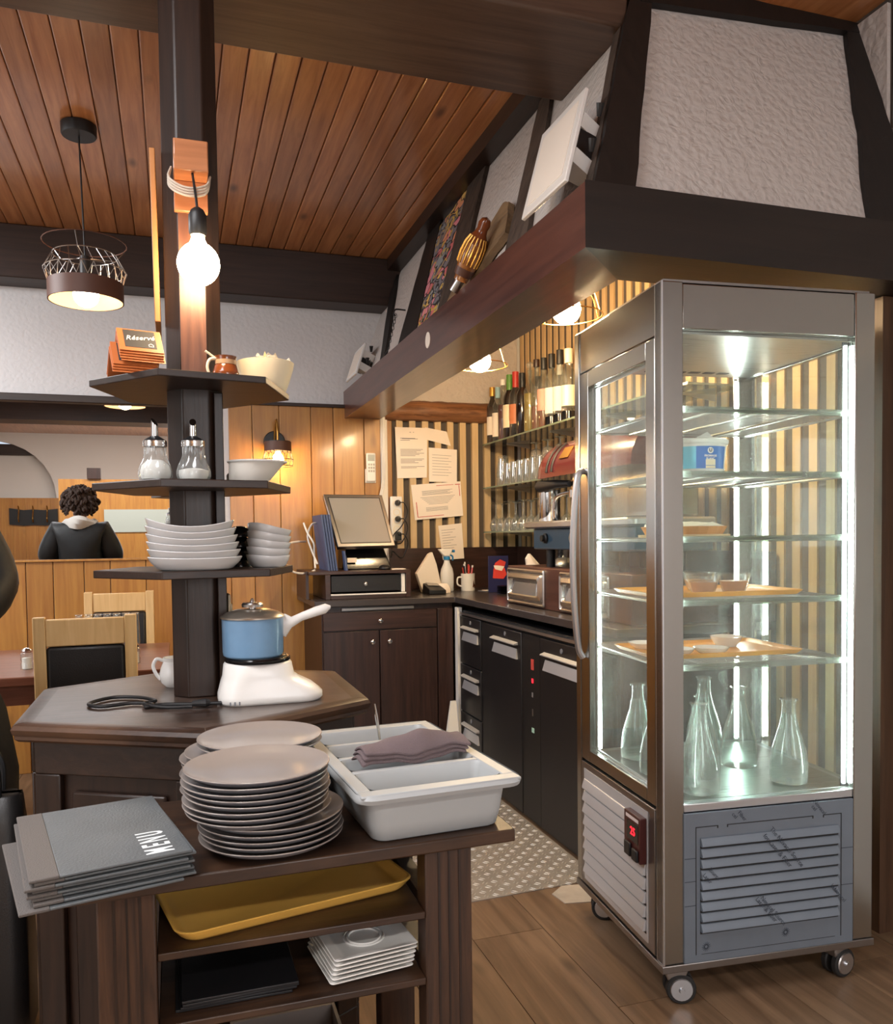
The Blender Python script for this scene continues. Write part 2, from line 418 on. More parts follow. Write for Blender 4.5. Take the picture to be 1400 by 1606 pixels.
# ================================================================== THE SETTING
HX, HZ = .37, 2.075            # slope of the hood's left side, height where it starts
def hoodL(y, z, out=0.0):      # a point on the left slope of the hood, pushed out of the plaster
    n = Vector((-1,0,HX)).normalized()
    return Vector((1.02+HX*(z-HZ), y, z)) + n*out
HY = .36
def hoodF(x, z, out=0.0):
    n = Vector((0,-1,HY)).normalized()
    return Vector((x, 1.86+HY*(z-HZ), z)) + n*out

# floor and its planks
fl = struct('floor', MB().box(-3.2,-4.2,-.06,3,4.9,-.013), M['concrete'])
PW = .2305
xr = 1.06-18*PW
for i in range(23):
    x0 = xr+i*PW
    y = -4.1 + ((i*.53) % 1.3)
    if i == 18: y = 1.853-1.3*4
    cuts = [-4.1]
    while y < 4.8:
        if y > -4.0: cuts.append(y)
        y += 1.3
    cuts.append(4.8)
    for a, b in zip(cuts, cuts[1:]):
        struct('plank', MB().box(x0+.0012, a+.0012, -.0125, min(x0+PW,2.05)-.0012, b-.0012, 0), M['floor'], fl, smooth=False)
struct('cement_patch', MB().prism([(1.2,2.44),(1.34,2.41),(1.4,2.54),(1.25,2.568),(1.19,2.52)], 0, .0025), M['concrete'], fl)

# back wall with pine panelling, slats and splash board
wb = struct('wall_back', MB().box(-3.2,4.8,0,3,4.9,2.86), M['plaster'])
x = -3.1
while x < 1.235:
    wd = min(rnd.choice((.13,.15,.16,.14,.18)), 1.24-x)
    if wd < .05: break
    z1 = 1.112 if x < .19 else 1.972
    struct('board', MB().box(x+.0016, 4.778, .0, x+wd-.0016, 4.8, z1), M['panel'], wb, bevel=.003, smooth=False)
    x += wd
struct('dado_cap', MB().box(.2,4.765,1.972,.957,4.8,1.99), M['beam'], wb)
struct('slat_backing', MB().box(1.242,4.79,1.14,2.05,4.8,2.0), M['slatback'], wb)
k = 0
x = 1.262
while x < 2.03:
    struct('slat', MB().box(x, 4.762, 1.15, x+.039, 4.79, 1.915), M['slat'], wb, smooth=False)
    x += .0795
struct('splash_board', MB().box(1.0,4.765,.9,2.05,4.79,1.15), M['walnutx'], wb)
# rough half-log above the slats
prof = []
lg = MB()
rings = []
for i in range(25):
    xx = 1.19+i*(2.05-1.19)/24
    rings.append([(xx, 4.745-(.05+.006*rnd.random())*math.sin(a)+.02, 1.968+(.058+.006*rnd.random())*math.cos(a)) for a in [PI*j/9 for j in range(10)]]+[(xx,4.795,1.91),(xx,4.795,2.03)])
lg.loft(rings)
struct('trim_1', lg, wood('peeled_log', (92,58,36), (150,104,72), 'x', .35, 1.2, .4, .05, bump=.8))

# right wall, slatted from floor to ceiling
wr = struct('wall_right', MB().box(2.075,1.99,0,2.17,4.9,2.86), M['slatback'])
struct('side_plaster', MB().box(2.062,1.9855,1.95,2.0749,2.35,2.8), M['hoodplaster'], wr)
y = 2.03
while y < 4.78:
    struct('slat', MB().box(2.066, y, .02, 2.075, y+.039, 2.8 if y > 2.36 else 1.95), M['slat'], wr, smooth=False)
    y += .0795
struct('splash_board', MB().box(2.03,2.45,.9,2.05,4.76,1.15), M['walnut'], wr)
struct('trim_2', MB().box(2.0,1.935,0,2.07,1.99,1.912), wood('brown_corner_post', (66,46,32), (92,66,46), 'z', .5, .8, 0, 0))
ws = struct('wall_side', MB().box(2.085,-4.2,0,2.2,1.985,2.86), M['hoodplaster'])
struct('trim_3', MB().box(2.062,1.87,0,2.085,1.93,1.912), M['blackmatte'])
struct('wall_left', MB().box(-3.3,-4.2,0,-3.12,4.9,2.86), M['plainwall'])

# front wall (behind the photographer, seen in the mirror) with an arched opening
arch = [(-3.2,0),(2.2,0),(2.2,2.86),(-3.2,2.86)]
pts = [(-3.2,0),(2.2,0),(2.2,2.86),(-3.2,2.86),(-3.2,2.42)]
for i in range(13):
    a = PI*.78 - PI*.78*i/12
    pts.append((-2.52+.86*math.cos(a), 1.88+.82*math.sin(a)))
pts += [(-1.66,1.86),(-3.2,1.86)]
wf = struct('wall_front', MB().extr([(px,-4.1,pz) for px,pz in pts], (0,.1,0)), M['plainwall'])
struct('alcove', MB().box(-3.2,-4.2,1.7,-1.4,-4.17,2.62), M['plainwall'], wf)
struct('alcove_beam', MB().box(-3.2,-4.17,2.5,-1.4,-4.1,2.66), M['beam'], wf)
for i in range(30):
    struct('wainscot_board', MB().box(-3.1+i*.17,-4.0,0,-2.932+i*.17,-3.98,1.86), M['panel'], wf, smooth=False)

# ceiling
ce = struct('ceiling', MB().box(-3.2,-4.2,2.82,3,4.9,2.9), M['pine'])
x = 1.285
while x > -2.6:
    struct('ceiling_plank', MB().box(x-.0835,2.4,2.8,x-.0012,4.7,2.8195), M['pine'], ce, bevel=.005, smooth=False)
    x -= .0848
struct('trim_4', MB().box(-3.1,4.62,2.535,1.27,4.8,2.8), M['beam'], bevel=.006)          # beam along the back wall
struct('trim_5', MB().box(-3.1,2.06,2.62,1.225,2.47,2.82), M['beamlit'], bevel=.008)          # heavy beam carried by the post
struct('trim_6', MB().hexa([(1.185,2.47,2.735),(1.262,2.47,2.735),(1.262,4.62,2.735),(1.185,4.62,2.735),(1.185,2.47,2.8),(1.285,2.47,2.8),(1.285,4.62,2.8),(1.185,4.62,2.8)]), M['darky'])
struct('trim_7', MB().box(-3.1,-1.25,2.6,2.08,-.85,2.82), M['beam'])                       # its twin over the dining room

# extractor-like hood over the bar: sloped plaster between timbers on a deep fascia
hd = MB()
def quadplate(mb, a, b, c, d, t):
    n = (b-a).cross(d-a).normalized()*t
    mb.hexa([a,b,c,d,a+n,b+n,c+n,d+n])
hd.hexa([(1.02,1.86,HZ),(1.06,1.90,HZ),(1.06,4.8,HZ),(1.02,4.8,HZ),(1.288,2.121,2.8),(1.328,2.16,2.8),(1.328,4.8,2.8),(1.288,4.8,2.8)])
wh = struct('wall_hood', hd, M['hoodplaster'])
struct('front_plaster', MB().hexa([(1.02,1.86,HZ),(2.2,1.86,HZ),(2.2,1.9,HZ),(1.06,1.9,HZ),(1.288,2.121,2.8),(2.2,2.121,2.8),(2.2,2.16,2.8),(1.328,2.16,2.8)]), M['hoodplaster'], wh)
def rough_poly(p, amp=.006, seg=9):
    out = []
    n = len(p)
    for i in range(n):
        a, b = p[i], p[(i+1)%n]
        for j in range(seg):
            t = j/seg; q = [a[0]+(b[0]-a[0])*t, a[1]+(b[1]-a[1])*t]
            if j: q[0] += rnd.uniform(-amp, amp); q[1] += rnd.uniform(-amp, amp)*.4
            out.append(q)
    return out
def studL(p, m='timber', th=.016, amp=.006):
    q = rough_poly(p, amp)
    n = Vector((-1,0,HX)).normalized()*th
    struct('timber_stud', MB().extr([hoodL(a,b,.0005) for a,b in q], n), M[m], wh, smooth=False)
def studF(p, m='timberdark', th=.018, amp=.006):
    q = rough_poly(p, amp)
    n = Vector((0,-1,HY)).normalized()*th
    struct('timber_stud', MB().extr([hoodF(a,b,.0005) for a,b in q], n), M[m], wh, smooth=False)
studL([(2.285,2.076),(2.455,2.076),(2.70,2.76),(2.60,2.76)])
studL([(2.94,2.076),(3.16,2.076),(3.46,2.79),(3.24,2.79)], th=.018)
studL([(3.47,2.076),(3.78,2.076),(4.03,2.73),(3.82,2.73)], 'timberdark')
studL([(4.02,2.076),(4.12,2.076),(4.78,2.76),(4.66,2.76)], 'timberdark')
# corner timber: lit left face and darker front, put into the wood colours
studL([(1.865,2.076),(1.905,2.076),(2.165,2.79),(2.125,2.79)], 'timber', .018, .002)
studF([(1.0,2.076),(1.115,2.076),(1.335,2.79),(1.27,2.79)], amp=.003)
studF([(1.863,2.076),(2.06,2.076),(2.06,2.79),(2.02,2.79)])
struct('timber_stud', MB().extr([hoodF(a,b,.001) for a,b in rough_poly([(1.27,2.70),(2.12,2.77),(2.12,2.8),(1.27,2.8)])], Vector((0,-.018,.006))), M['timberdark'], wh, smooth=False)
# fascia boards and soffits
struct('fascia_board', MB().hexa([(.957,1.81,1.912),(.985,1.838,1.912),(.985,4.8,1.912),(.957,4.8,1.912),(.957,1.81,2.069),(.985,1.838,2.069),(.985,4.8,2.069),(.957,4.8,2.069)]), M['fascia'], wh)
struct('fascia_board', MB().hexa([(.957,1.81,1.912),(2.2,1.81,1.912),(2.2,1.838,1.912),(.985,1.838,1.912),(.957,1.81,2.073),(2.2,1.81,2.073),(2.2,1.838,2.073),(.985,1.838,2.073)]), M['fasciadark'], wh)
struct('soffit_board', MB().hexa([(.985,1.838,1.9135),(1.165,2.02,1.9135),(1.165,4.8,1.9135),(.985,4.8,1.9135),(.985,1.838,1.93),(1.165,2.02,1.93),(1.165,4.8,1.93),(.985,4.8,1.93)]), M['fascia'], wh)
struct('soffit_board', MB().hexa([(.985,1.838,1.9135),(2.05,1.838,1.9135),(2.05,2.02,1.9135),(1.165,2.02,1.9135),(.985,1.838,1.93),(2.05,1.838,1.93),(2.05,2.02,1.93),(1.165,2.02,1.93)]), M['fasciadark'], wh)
struct('ledge_board', MB().hexa([(.985,1.838,2.04),(1.06,1.90,2.04),(1.06,4.8,2.04),(.985,4.8,2.04),(.985,1.838,2.06),(1.06,1.90,2.06),(1.06,4.8,2.06),(.985,4.8,2.06)]), M['darky'], wh)
struct('inner_plaster', MB().box(1.24,4.785,2.03,2.05,4.8,2.8), M['hoodplaster'], wb)

# dining room partition, seen only in the mirror
pt = struct('wall_partition', MB().box(-1.46,-2.66,0,.3,-2.6,2.05), M['panel'])

# ================================================================== THINGS ON THE WALLS
# long mirror over the dining tables
mi = thing('wall_mirror', 'long frameless-bottomed mirror on the back wall reflecting the room, left of the post', 'mirror', (-1.4,4.79,1.11))
part('frame_top', MB().box(-3.1,4.755,1.945,.2,4.799,1.985), M['darkx'], mi, world=True, bevel=.004)
part('frame_bottom', MB().box(-3.1,4.765,1.112,.2,4.799,1.122), M['panel'], mi, world=True)
part('mirror_glass', MB().box(-3.1,4.786,1.122,.2,4.799,1.945), M['mirror'], mi, world=True, smooth=False)

# coat rack on the far wall (mirror only)
cr = thing('coat_rack', 'dark carved board with three brass coat hooks, seen in the mirror', 'coat rack', (-1.97,-3.98,1.45))
pp = [(-2.29,1.47),(-2.1,1.45),(-1.97,1.46),(-1.82,1.45),(-1.64,1.47),(-1.64,1.7),(-1.82,1.68),(-1.97,1.69),(-2.1,1.68),(-2.29,1.71)]
part('board', MB().extr([(a,-3.98,b) for a,b in pp], (0,.03,0)), M['black'], cr, world=True)
for a in (-2.16,-1.97,-1.78):
    part('hook', MB().tube(smoothpath([(a,-3.95,1.52),(a,-3.92,1.51),(a,-3.88,1.55),(a,-3.9,1.6),(a,-3.94,1.68),(a,-3.9,1.74)]), .009, 6), M['brass'], cr, world=True)
single('storage_box', MB().box(-1.1,-2.65,2.051,-.93,-2.56,2.2), M['walnut'], 'small brown wooden box standing on the partition, seen in the mirror', 'box', bevel=.004)
single('lit_opening_panel', MB().box(-.9,-2.6,1.33,-.02,-2.585,1.64), plain('pale_green_opening', (168,174,166), .6), 'pale green panel standing in for a lit pass-through in the partition, seen in the mirror', 'panel')  # flat panel in place of the pale wall behind a lit opening

# abstract painting between the timbers of the hood
pm, nt, b = base('abstract_painting'); L = nt.links.new
tc = N(nt, 'ShaderNodeTexCoord'); mp = N(nt, 'ShaderNodeMapping'); mp.inputs['Scale'].default_value = (1,1.0,1.5); L(tc.outputs['Object'], mp.inputs['Vector'])
no = N(nt, 'ShaderNodeTexNoise'); no.inputs['Scale'].default_value = 7; no.inputs['Detail'].default_value = 1; L(mp.outputs[0], no.inputs['Vector'])
mv = N(nt, 'ShaderNodeMixRGB'); mv.inputs[0].default_value = .25; L(mp.outputs[0], mv.inputs[1]); L(no.outputs['Color'], mv.inputs[2])
vo = N(nt, 'ShaderNodeTexVoronoi'); vo.inputs['Scale'].default_value = 15; L(mv.outputs[0], vo.inputs['Vector'])
rp = N(nt, 'ShaderNodeValToRGB'); rp.color_ramp.interpolation = 'CONSTANT'
el = rp.color_ramp.elements
for i, (p, c) in enumerate([(0,(122,118,124)),(.26,(206,112,112)),(.40,(142,148,150)),(.55,(216,136,146)),(.66,(222,180,104)),(.76,(122,116,122)),(.88,(222,150,110))]):
    e = el[i] if i < 2 else el.new(p)
    e.position = p; e.color = lin(c)
sp = N(nt, 'ShaderNodeSeparateColor'); L(vo.outputs['Color'], sp.inputs[0]); L(sp.outputs[0], rp.inputs[0])
wv = N(nt, 'ShaderNodeTexVoronoi', feature='DISTANCE_TO_EDGE'); wv.inputs['Scale'].default_value = 15; L(mv.outputs[0], wv.inputs['Vector'])
wr2 = N(nt, 'ShaderNodeValToRGB'); wr2.color_ramp.elements[0].position = .05; wr2.color_ramp.elements[1].position = .09; L(wv.outputs['Distance'], wr2.inputs[0])
mx = N(nt, 'ShaderNodeMixRGB'); mx.inputs[1].default_value = lin((40,38,38)); L(wr2.outputs[0], mx.inputs[0]); L(rp.outputs[0], mx.inputs[2])
w2 = N(nt, 'ShaderNodeTexWave'); w2.inputs['Scale'].default_value = 3.5; w2.inputs['Distortion'].default_value = 14; w2.inputs['Detail'].default_value = 1.5; w2.inputs['Detail Scale'].default_value = 2.2; L(mp.outputs[0], w2.inputs['Vector'])
w3 = N(nt, 'ShaderNodeValToRGB'); w3.color_ramp.elements[0].position = .93; w3.color_ramp.elements[1].position = .97; L(w2.outputs['Fac'], w3.inputs[0])
m3 = N(nt, 'ShaderNodeMixRGB'); m3.inputs[2].default_value = lin((206,170,70)); L(w3.outputs[0], m3.inputs[0]); L(mx.outputs[0], m3.inputs[1])
L(m3.outputs[0], b.inputs['Base Color']); b.inputs['Roughness'].default_value = .7
n = Vector((-1,0,HX)).normalized()*.012
single('painting', MB().extr([hoodL(a,c,.001) for a,c in ((3.12,2.085),(3.50,2.085),(3.82,2.69),(3.42,2.74))], n), pm, 'colourful abstract painting of tangled red, gold and grey strokes between the hood timbers', 'painting', smooth=False)

# carved wooden ornament on the fascia
on = thing('wooden_ornament', 'varnished wooden ornament with a ribbed barrel on a bark board, on the hood', 'ornament', (1.03,2.8,2.06))
def OL(y, z, o): return hoodL(y, z, o)
part('bark_board', MB().extr([OL(a,c,.006) for a,c in rough_poly([(3.0,2.08),(2.98,2.14),(2.74,2.30),(2.66,2.345),(2.585,2.32),(2.50,2.185),(2.60,2.16),(2.78,2.08)], .006, 5)], Vector((-.022,0,.009))), wood('cut_bark_wood', (104,84,64), (150,122,88), 'y', .6, .8, .3, 0, bump=.6), on, world=True, smooth=False)
ax0, ax1 = Vector((.962,2.735,2.105)), Vector((1.02,2.62,2.285))
d = (ax1-ax0)
rad = [q*.72 for q in (.034,.036,.03,.044,.052,.056,.052,.04,.03,.026,.03,.022,.004)]
tt = [0,.1,.14,.16,.28,.42,.58,.7,.76,.82,.9,.97,1.0]
part('barrel', MB().tube([ax0+d*t for t in tt[:7]], rad[:7], 20), wood('ribbed_barrel', (120,70,34), (176,116,60), 'y', .25, 1, 0, 0, coat=.6), on, world=True)
part('neck', MB().tube([ax0+d*t for t in tt[6:]], rad[6:], 18), M['brownglaze'], on, world=True)
sideA = d.normalized().cross(Vector((0,0,1))).normalized(); sideB = sideA.cross(d.normalized())
for i in range(16):
    a = 2*PI*i/16
    o_ = lambda t, r: ax0+d*t+(sideA*math.cos(a)+sideB*math.sin(a))*r
    part('rib', MB().tube([o_(.26,.0375),o_(.42,.041),o_(.58,.038),o_(.69,.0295)], .003, 5), M['brass'], on, world=True)
part('collar', MB().tube([ax0+d*.08, ax0+d*.2], [.031,.034], 18), M['lampbrown'], on, world=True)
part('spout', MB().tube([ax0-d*.16+Vector((-.006,.01,-.0)), ax0+d*.03], [.017,.017], 14), M['wire'], on, world=True)

# white panel spotlights on the hood ledge
def panel_light(name, label, y0, y1, z0, z1, o0, th=.012, skew=.09):
    t = thing(name, label, 'spotlight', (1.0,(y0+y1)/2,2.06))
    n = Vector((-1,0,HX)).normalized()
    q = [(y0,z0),(y1,z0),(y1+skew,z1),(y0+skew,z1)]
    part('front_panel', MB().extr([hoodL(a,c,o0) for a,c in q], n*th), M['white'], t, world=True, bevel=.003)
    cx = [sum(a for a,_ in q)/4, sum(c for _,c in q)/4]
    q2 = [(cx[0]+(a-cx[0])*.8, cx[1]+(c-cx[1])*.8) for a,c in q]
    part('diffuser', MB().extr([hoodL(a,c,o0+th) for a,c in q2], n*.0015), M['whitematte'], t, world=True)
    for f in (.3,.68):
        zz = z0+(z1-z0)*f
        part('bracket', MB().hexa([hoodL(y0+skew*f+.03,zz-.018,.002),hoodL(y0+skew*f+.09,zz-.018,.002),hoodL(y0+skew*f+.09,zz+.018,.002),hoodL(y0+skew*f+.03,zz+.018,.002),
              hoodL(y0+skew*f+.005,zz-.018,o0),hoodL(y0+skew*f+.09,zz-.018,o0),hoodL(y0+skew*f+.09,zz+.018,o0),hoodL(y0+skew*f+.005,zz+.018,o0)]), M['white'], t, world=True)
        a = hoodL(y0+skew*f-.004,zz+.02,o0*.5)
        part('wing_screw', MB().tube([a, a+Vector((-.002,-.012,.028))], [.006,.011], 8), M['black'], t, world=True)
    part('housing', MB().hexa([hoodL(a,c,o) for o in (.02,o0) for a,c in [(y0+skew*.35+.03,z0+(z1-z0)*.36),(y1-.03,z0+(z1-z0)*.36),(y1,z0+(z1-z0)*.62),(y0+skew*.5+.03,z0+(z1-z0)*.62)]]), M['black'], t, world=True)
    return t
panel_light('panel_spotlight', 'large white panel spotlight at the near end of the hood ledge', 1.875, 2.145, 2.066, 2.352, .075, .012, .085)
panel_light('panel_spotlight', 'small white panel spotlight at the far end of the hood ledge', 4.40, 4.66, 2.072, 2.25, .07, .012, .04)
single('hood_sticker', MB().lathe([(.001,0),(.031,0),(.031,-.0015),(.001,-.0015)], 24, (.9568,3.11,1.985), 'x'), M['whitematte'], 'round white sticker on the long brown fascia of the hood', 'sticker')
ch = thing('hanging_chain', 'small dark chain with a hook hanging from the timber above the fascia', 'chain', (1.02,3.93,2.06))
a0, a1 = hoodL(4.0,2.30,.04), hoodL(3.88,2.10,.04)
for i in range(12):
    c = a0.lerp(a1, i/11); ax = 'x' if i % 2 else 'y'
    r = .006
    part('link', MB().tube([(c.x+(r*math.cos(q) if ax=='y' else 0), c.y+(r*math.cos(q) if ax=='x' else 0), c.z+.011*math.sin(q)) for q in [2*PI*j/8 for j in range(8)]], .0016, 5, True), M['black'], ch, world=True)
part('hook', MB().tube(smoothpath([a0+Vector((.05,0,.03)), a0+Vector((.0,0,.03)), a0+Vector((-.01,0,.005)), a0]), .004, 6), M['black'], ch, world=True)
part('bottom_hook', MB().tube(smoothpath([a1, a1+Vector((-.01,.02,-.02)), a1+Vector((0,.05,-.02)), a1+Vector((0,.06,.0))]), .004, 6), M['black'], ch, world=True)
# ================================================================== PILLAR COUNTER AND ITS SHELVES
PX, PY = .055, 2.125
HEXC = (.05, 2.12)
def hexpts(R, c=HEXC, a0=30): return [(c[0]+R*math.cos(math.radians(a0+60*i)), c[1]+R*math.sin(math.radians(a0+60*i))) for i in range(6)]
ct = thing('hexagonal_counter', 'dark wooden hexagonal counter around the post, with a worn moulded top', 'counter', (HEXC[0],HEXC[1],0))
part('top_board', MB().prism(hexpts(.428), .818, .84), M['worn'], ct, world=True, bevel=.003)
for i in range(6):
    A = hexpts(.43); B = hexpts(.44); 
    a, b = Vector((*A[i],0)), Vector((*A[(i+1)%6],0))
    rings = []
    for t, gap in ((a,.001),(b,-.001)):
        ctr = Vector((HEXC[0],HEXC[1],0)); rd = (t-ctr).normalized(); dr = (b-a).normalized()*gap
        rings.append([t+dr+rd*ro+Vector((0,0,z)) for ro, z in ((-.035,.84),(-.006,.8405),(.006,.837),(.012,.829),(.009,.82),(.004,.815),(.004,.808),(-.004,.802),(-.035,.80))])
    part('edge_moulding', MB().loft(rings), M['moulding'], ct, world=True)
part('base_cabinet', MB().prism(hexpts(.385), .0, .81), M['dark'], ct, world=True)
for i in range(6):
    A = hexpts(.386)
    a, b = Vector((*A[i],0)), Vector((*A[(i+1)%6],0)); dr = (b-a).normalized(); nn = Vector((dr.y,-dr.x,0)); Ln = (b-a).length
    def FP(u, z, o): return a+dr*u+Vector((0,0,z))+nn*o
    def fb(u0,u1,z0,z1,o0=0.0005,o1=.014): return MB().hexa([FP(u0,z0,o0),FP(u1,z0,o0),FP(u1,z0,o1),FP(u0,z0,o1),FP(u0,z1,o0),FP(u1,z1,o0),FP(u1,z1,o1),FP(u0,z1,o1)])
    part('top_rail', fb(.0,Ln,.73,.80), M['darkx'], ct, world=True, bevel=.003)
    part('bottom_rail', fb(.0,Ln,.0,.1), M['darkx'], ct, world=True, bevel=.003)
    part('stile', fb(.0,.06,.1,.73), M['dark'], ct, world=True, bevel=.003)
    part('stile', fb(Ln-.06,Ln,.1,.73), M['dark'], ct, world=True, bevel=.003)
    part('raised_panel', fb(.085,Ln-.085,.13,.695,.0005,.011), M['dark'], ct, world=True, bevel=.006)

po = thing('support_post', 'dark octagonal wooden post with three hexagonal shelves, rising from the hexagonal counter', 'post', (PX,PY,.84))
def octa(w, ch, c=(PX,PY)):
    h = w/2; k = h-ch
    return [(c[0]+x,c[1]+y) for x,y in ((-k,-h),(k,-h),(h,-k),(h,k),(k,h),(-k,h),(-h,k),(-h,-k))]
part('shaft', MB().prism(octa(.128,.034), .8405, 2.62), M['dark'], po, world=True, bevel=.003, smooth=False)
part('corner_batten', MB().box(PX+.042, PY-.0615, .8405, PX+.063, PY-.025, 1.57), M['dark'], po, world=True, bevel=.002)
part('lit_front_strip', MB().box(PX-.03, PY-.0685, 1.592, PX+.028, PY-.0642, 1.985), wood('lit_post_front', (78,46,34), (112,70,50), 'z', .4, .8, .2, 0), po, world=True)  # paler strip paints the bulb's glow onto the post front
for nm, z0, z1, R in (('upper',1.575,1.591,.238),('middle',1.335,1.353,.238),('lower',1.132,1.15,.24)):
    sh = part('shelf', MB().prism(hexpts(R,(PX,PY),10), z0, z1), M['darkx'], po, world=True, bevel=.002, smooth=False)
ob = thing('switch_box', 'old cream switch plate over a white socket box, beside the blue saucepan', 'socket', (.128,2.10,.93))
part('switch_plate', MB().box(.1205,2.066,1.005,.127,2.125,1.085), plain('grimy_cream_plate', (206,192,164), .6, var=.25), ob, world=True, bevel=.003)
part('rocker', MB().box(.127,2.082,1.03,.1315,2.108,1.06), M['cream'], ob, world=True, bevel=.002)
part('socket', MB().box(.1205,2.066,.92,.13,2.125,1.0), M['white'], ob, world=True, bevel=.004)
single('picture_board', MB().hexa([(-.032,2.085,1.735),(-.019,2.085,1.735),(-.019,2.30,1.735),(-.032,2.30,1.735),(-.036,2.085,2.14),(-.023,2.085,2.14),(-.023,2.30,2.14),(-.036,2.30,2.14)]),
       wood('pale_board', (160,106,58), (186,130,78), 'z', .4, .7, .1, 0), 'narrow pale wooden board seen edge-on, fixed to the left side of the post', 'board', bevel=.002)

# globe lamp on the post
gl = thing('globe_lamp', 'bare round globe bulb hanging from a wooden block on the post', 'lamp', (.055,2.03,2.0))
part('wooden_block', MB().box(.017,1.985,2.055,.093,2.0605,2.125), M['copper'], gl, world=True, bevel=.003)
part('back_plate', MB().box(.017,2.045,1.985,.093,2.0605,2.055), M['copper'], gl, world=True, bevel=.002)
cd = MB()
for k in range(4):
    pts = [(.012,2.05,2.085-.0),(.006,2.02,2.05-.006*k),(.03,1.992,2.022-.006*k),(.06,1.985,2.016-.006*k),(.088,1.995,2.03-.006*k),(.098,2.02,2.06)]
    cd.tube(smoothpath(pts), .0026, 6)
part('cord_loops', cd, plain('grey_fabric_cord', (190,176,160), .7), gl, world=True)
part('cord', MB().tube(smoothpath([(.058,2.0,2.055),(.06,1.985,2.03),(.064,1.974,1.99),(.066,1.97,1.96)]), .003, 6), M['black'], gl, world=True)
sk = part('socket', MB().lathe([(.006,1.968),(.014,1.962),(.02,1.95),(.02,1.912),(.017,1.905)], 20, (.066,1.97,0)), M['black'], gl, world=True)
part('bulb', MB().lathe([(.014,1.9045),(.0155,1.895)]+[(.047*math.sin(PI*(1-i/14)*1.0), 1.842-.048*math.cos(PI*(1-i/14)*1.0)) for i in range(15) if i>1 and i<14]+[(.002,1.794)], 28, (.066,1.97,0)), M['bulb'], gl, world=True)

# pendant lamp over the dining table, left
def wire_cage(t, c, z0, r0, z1, r1, z2, r2, n, m, wr):
    cg = MB()
    for z, r in ((z1,r1),(z2,r2)):
        cg.tube([(c[0]+r*math.cos(2*PI*i/28), c[1]+r*math.sin(2*PI*i/28), z) for i in range(28)], wr*1.3, 5, True)
    for i in range(n):
        a = 2*PI*i/n; b_ = 2*PI*(i+.5)/n
        P0 = (c[0]+r0*math.cos(a), c[1]+r0*math.sin(a), z0)
        P1 = (c[0]+r1*math.cos(b_), c[1]+r1*math.sin(b_), z1)
        P2 = (c[0]+r2*math.cos(a), c[1]+r2*math.sin(a), z2)
        cg.tube([P0,P1,P2], wr, 4)
        b2 = 2*PI*(i-.5)/n
        cg.tube([P0,(c[0]+r1*math.cos(b2), c[1]+r1*math.sin(b2), z1)], wr, 4)
    return part('wire_cage', cg, m, t, world=True)
pc = (-.30, 3.47)
pl = thing('pendant_lamp', 'pendant lamp with a wire cage over a brown drum shade, under the pine ceiling', 'lamp', (pc[0],pc[1],2.8))
part('canopy', MB().lathe([(.002,2.756),(.06,2.757),(.064,2.763),(.064,2.798),(.002,2.799)], 28, (pc[0]-.01,pc[1],0)), M['black'], pl, world=True)
part('cord', MB().tube([(pc[0]-.01,pc[1],2.757),(pc[0],pc[1],2.30)], .0035, 6), M['black'], pl, world=True)
part('shade', MB().lathe([(.132,2.135),(.136,2.135),(.136,2.205),(.132,2.205)], 40, (*pc,0), cap0=False, cap1=False).lathe([(.132,2.205),(.132,2.135)], 40, (*pc,0), cap0=False, cap1=False), M['lampbrown'], pl, world=True)
part('shade_lining', MB().lathe([(.1312,2.136),(.1312,2.204)], 40, (*pc,0), cap0=False, cap1=False), M['shadein'], pl, world=True)
wire_cage(pl, pc, 2.206, .134, 2.25, .148, 2.31, .115, 22, M['wire'], .0014)
part('top_ring', MB().tube([(pc[0]+.15*math.cos(2*PI*i/30), pc[1]+.15*math.sin(2*PI*i/30), 2.355) for i in range(30)], .002, 5, True), M['lampbrown'], pl, world=True)
sp_ = MB()
for i in range(3):
    a = 2*PI*i/3+.4
    sp_.tube([(pc[0],pc[1],2.30),(pc[0]+.115*math.cos(a),pc[1]+.115*math.sin(a),2.31),(pc[0]+.15*math.cos(a),pc[1]+.15*math.sin(a),2.355)], .0018, 5)
    sp_.tube([(pc[0],pc[1],2.225),(pc[0]+.132*math.cos(a),pc[1]+.132*math.sin(a),2.195)], .0018, 5)
part('spider', sp_, M['wire'], pl, world=True)
part('socket', MB().cyl((*pc,2.205), .02, .1, 16), M['black'], pl, world=True)
part('bulb', MB().sphere((*pc,2.16), .047, 24, 14), M['bulbsoft'], pl, world=True)

# wall sconce
sc = thing('wall_sconce', 'small wall lamp with a brown band and wire cage on the honey panelling', 'lamp', (.55,4.778,1.75))
part('back_plate', MB().lathe([(.001,0),(.06,0),(.06,-.02),(.055,-.025),(.001,-.025)], 28, (.55,4.778,1.765), 'y'), M['black'], sc, world=True)
part('arm', MB().tube(smoothpath([(.55,4.755,1.775),(.552,4.73,1.84),(.555,4.69,1.88),(.556,4.665,1.83),(.556,4.66,1.76)]), .006, 8), M['brass'], sc, world=True)
q = (.556,4.66)
part('band', MB().lathe([(.07,1.70),(.074,1.70),(.074,1.752),(.07,1.752)], 32, (*q,0), cap0=False, cap1=False), M['lampbrown'], sc, world=True)
part('top_disc', MB().lathe([(.004,1.752),(.07,1.752),(.07,1.756),(.004,1.758)], 32, (*q,0)), M['black'], sc, world=True)
wire_cage(sc, q, 1.70, .072, 1.655, .084, 1.62, .08, 14, M['black'], .0016)
part('socket', MB().cyl((*q,1.70), .02, .05, 14), M['black'], sc, world=True)
part('bulb', MB().lathe([(.012,1.70),(.02,1.685),(.03,1.665),(.032,1.648),(.022,1.625),(.004,1.617)], 20, (*q,0)), emit('sconce_bulb', (255,206,130), 75), sc, world=True)

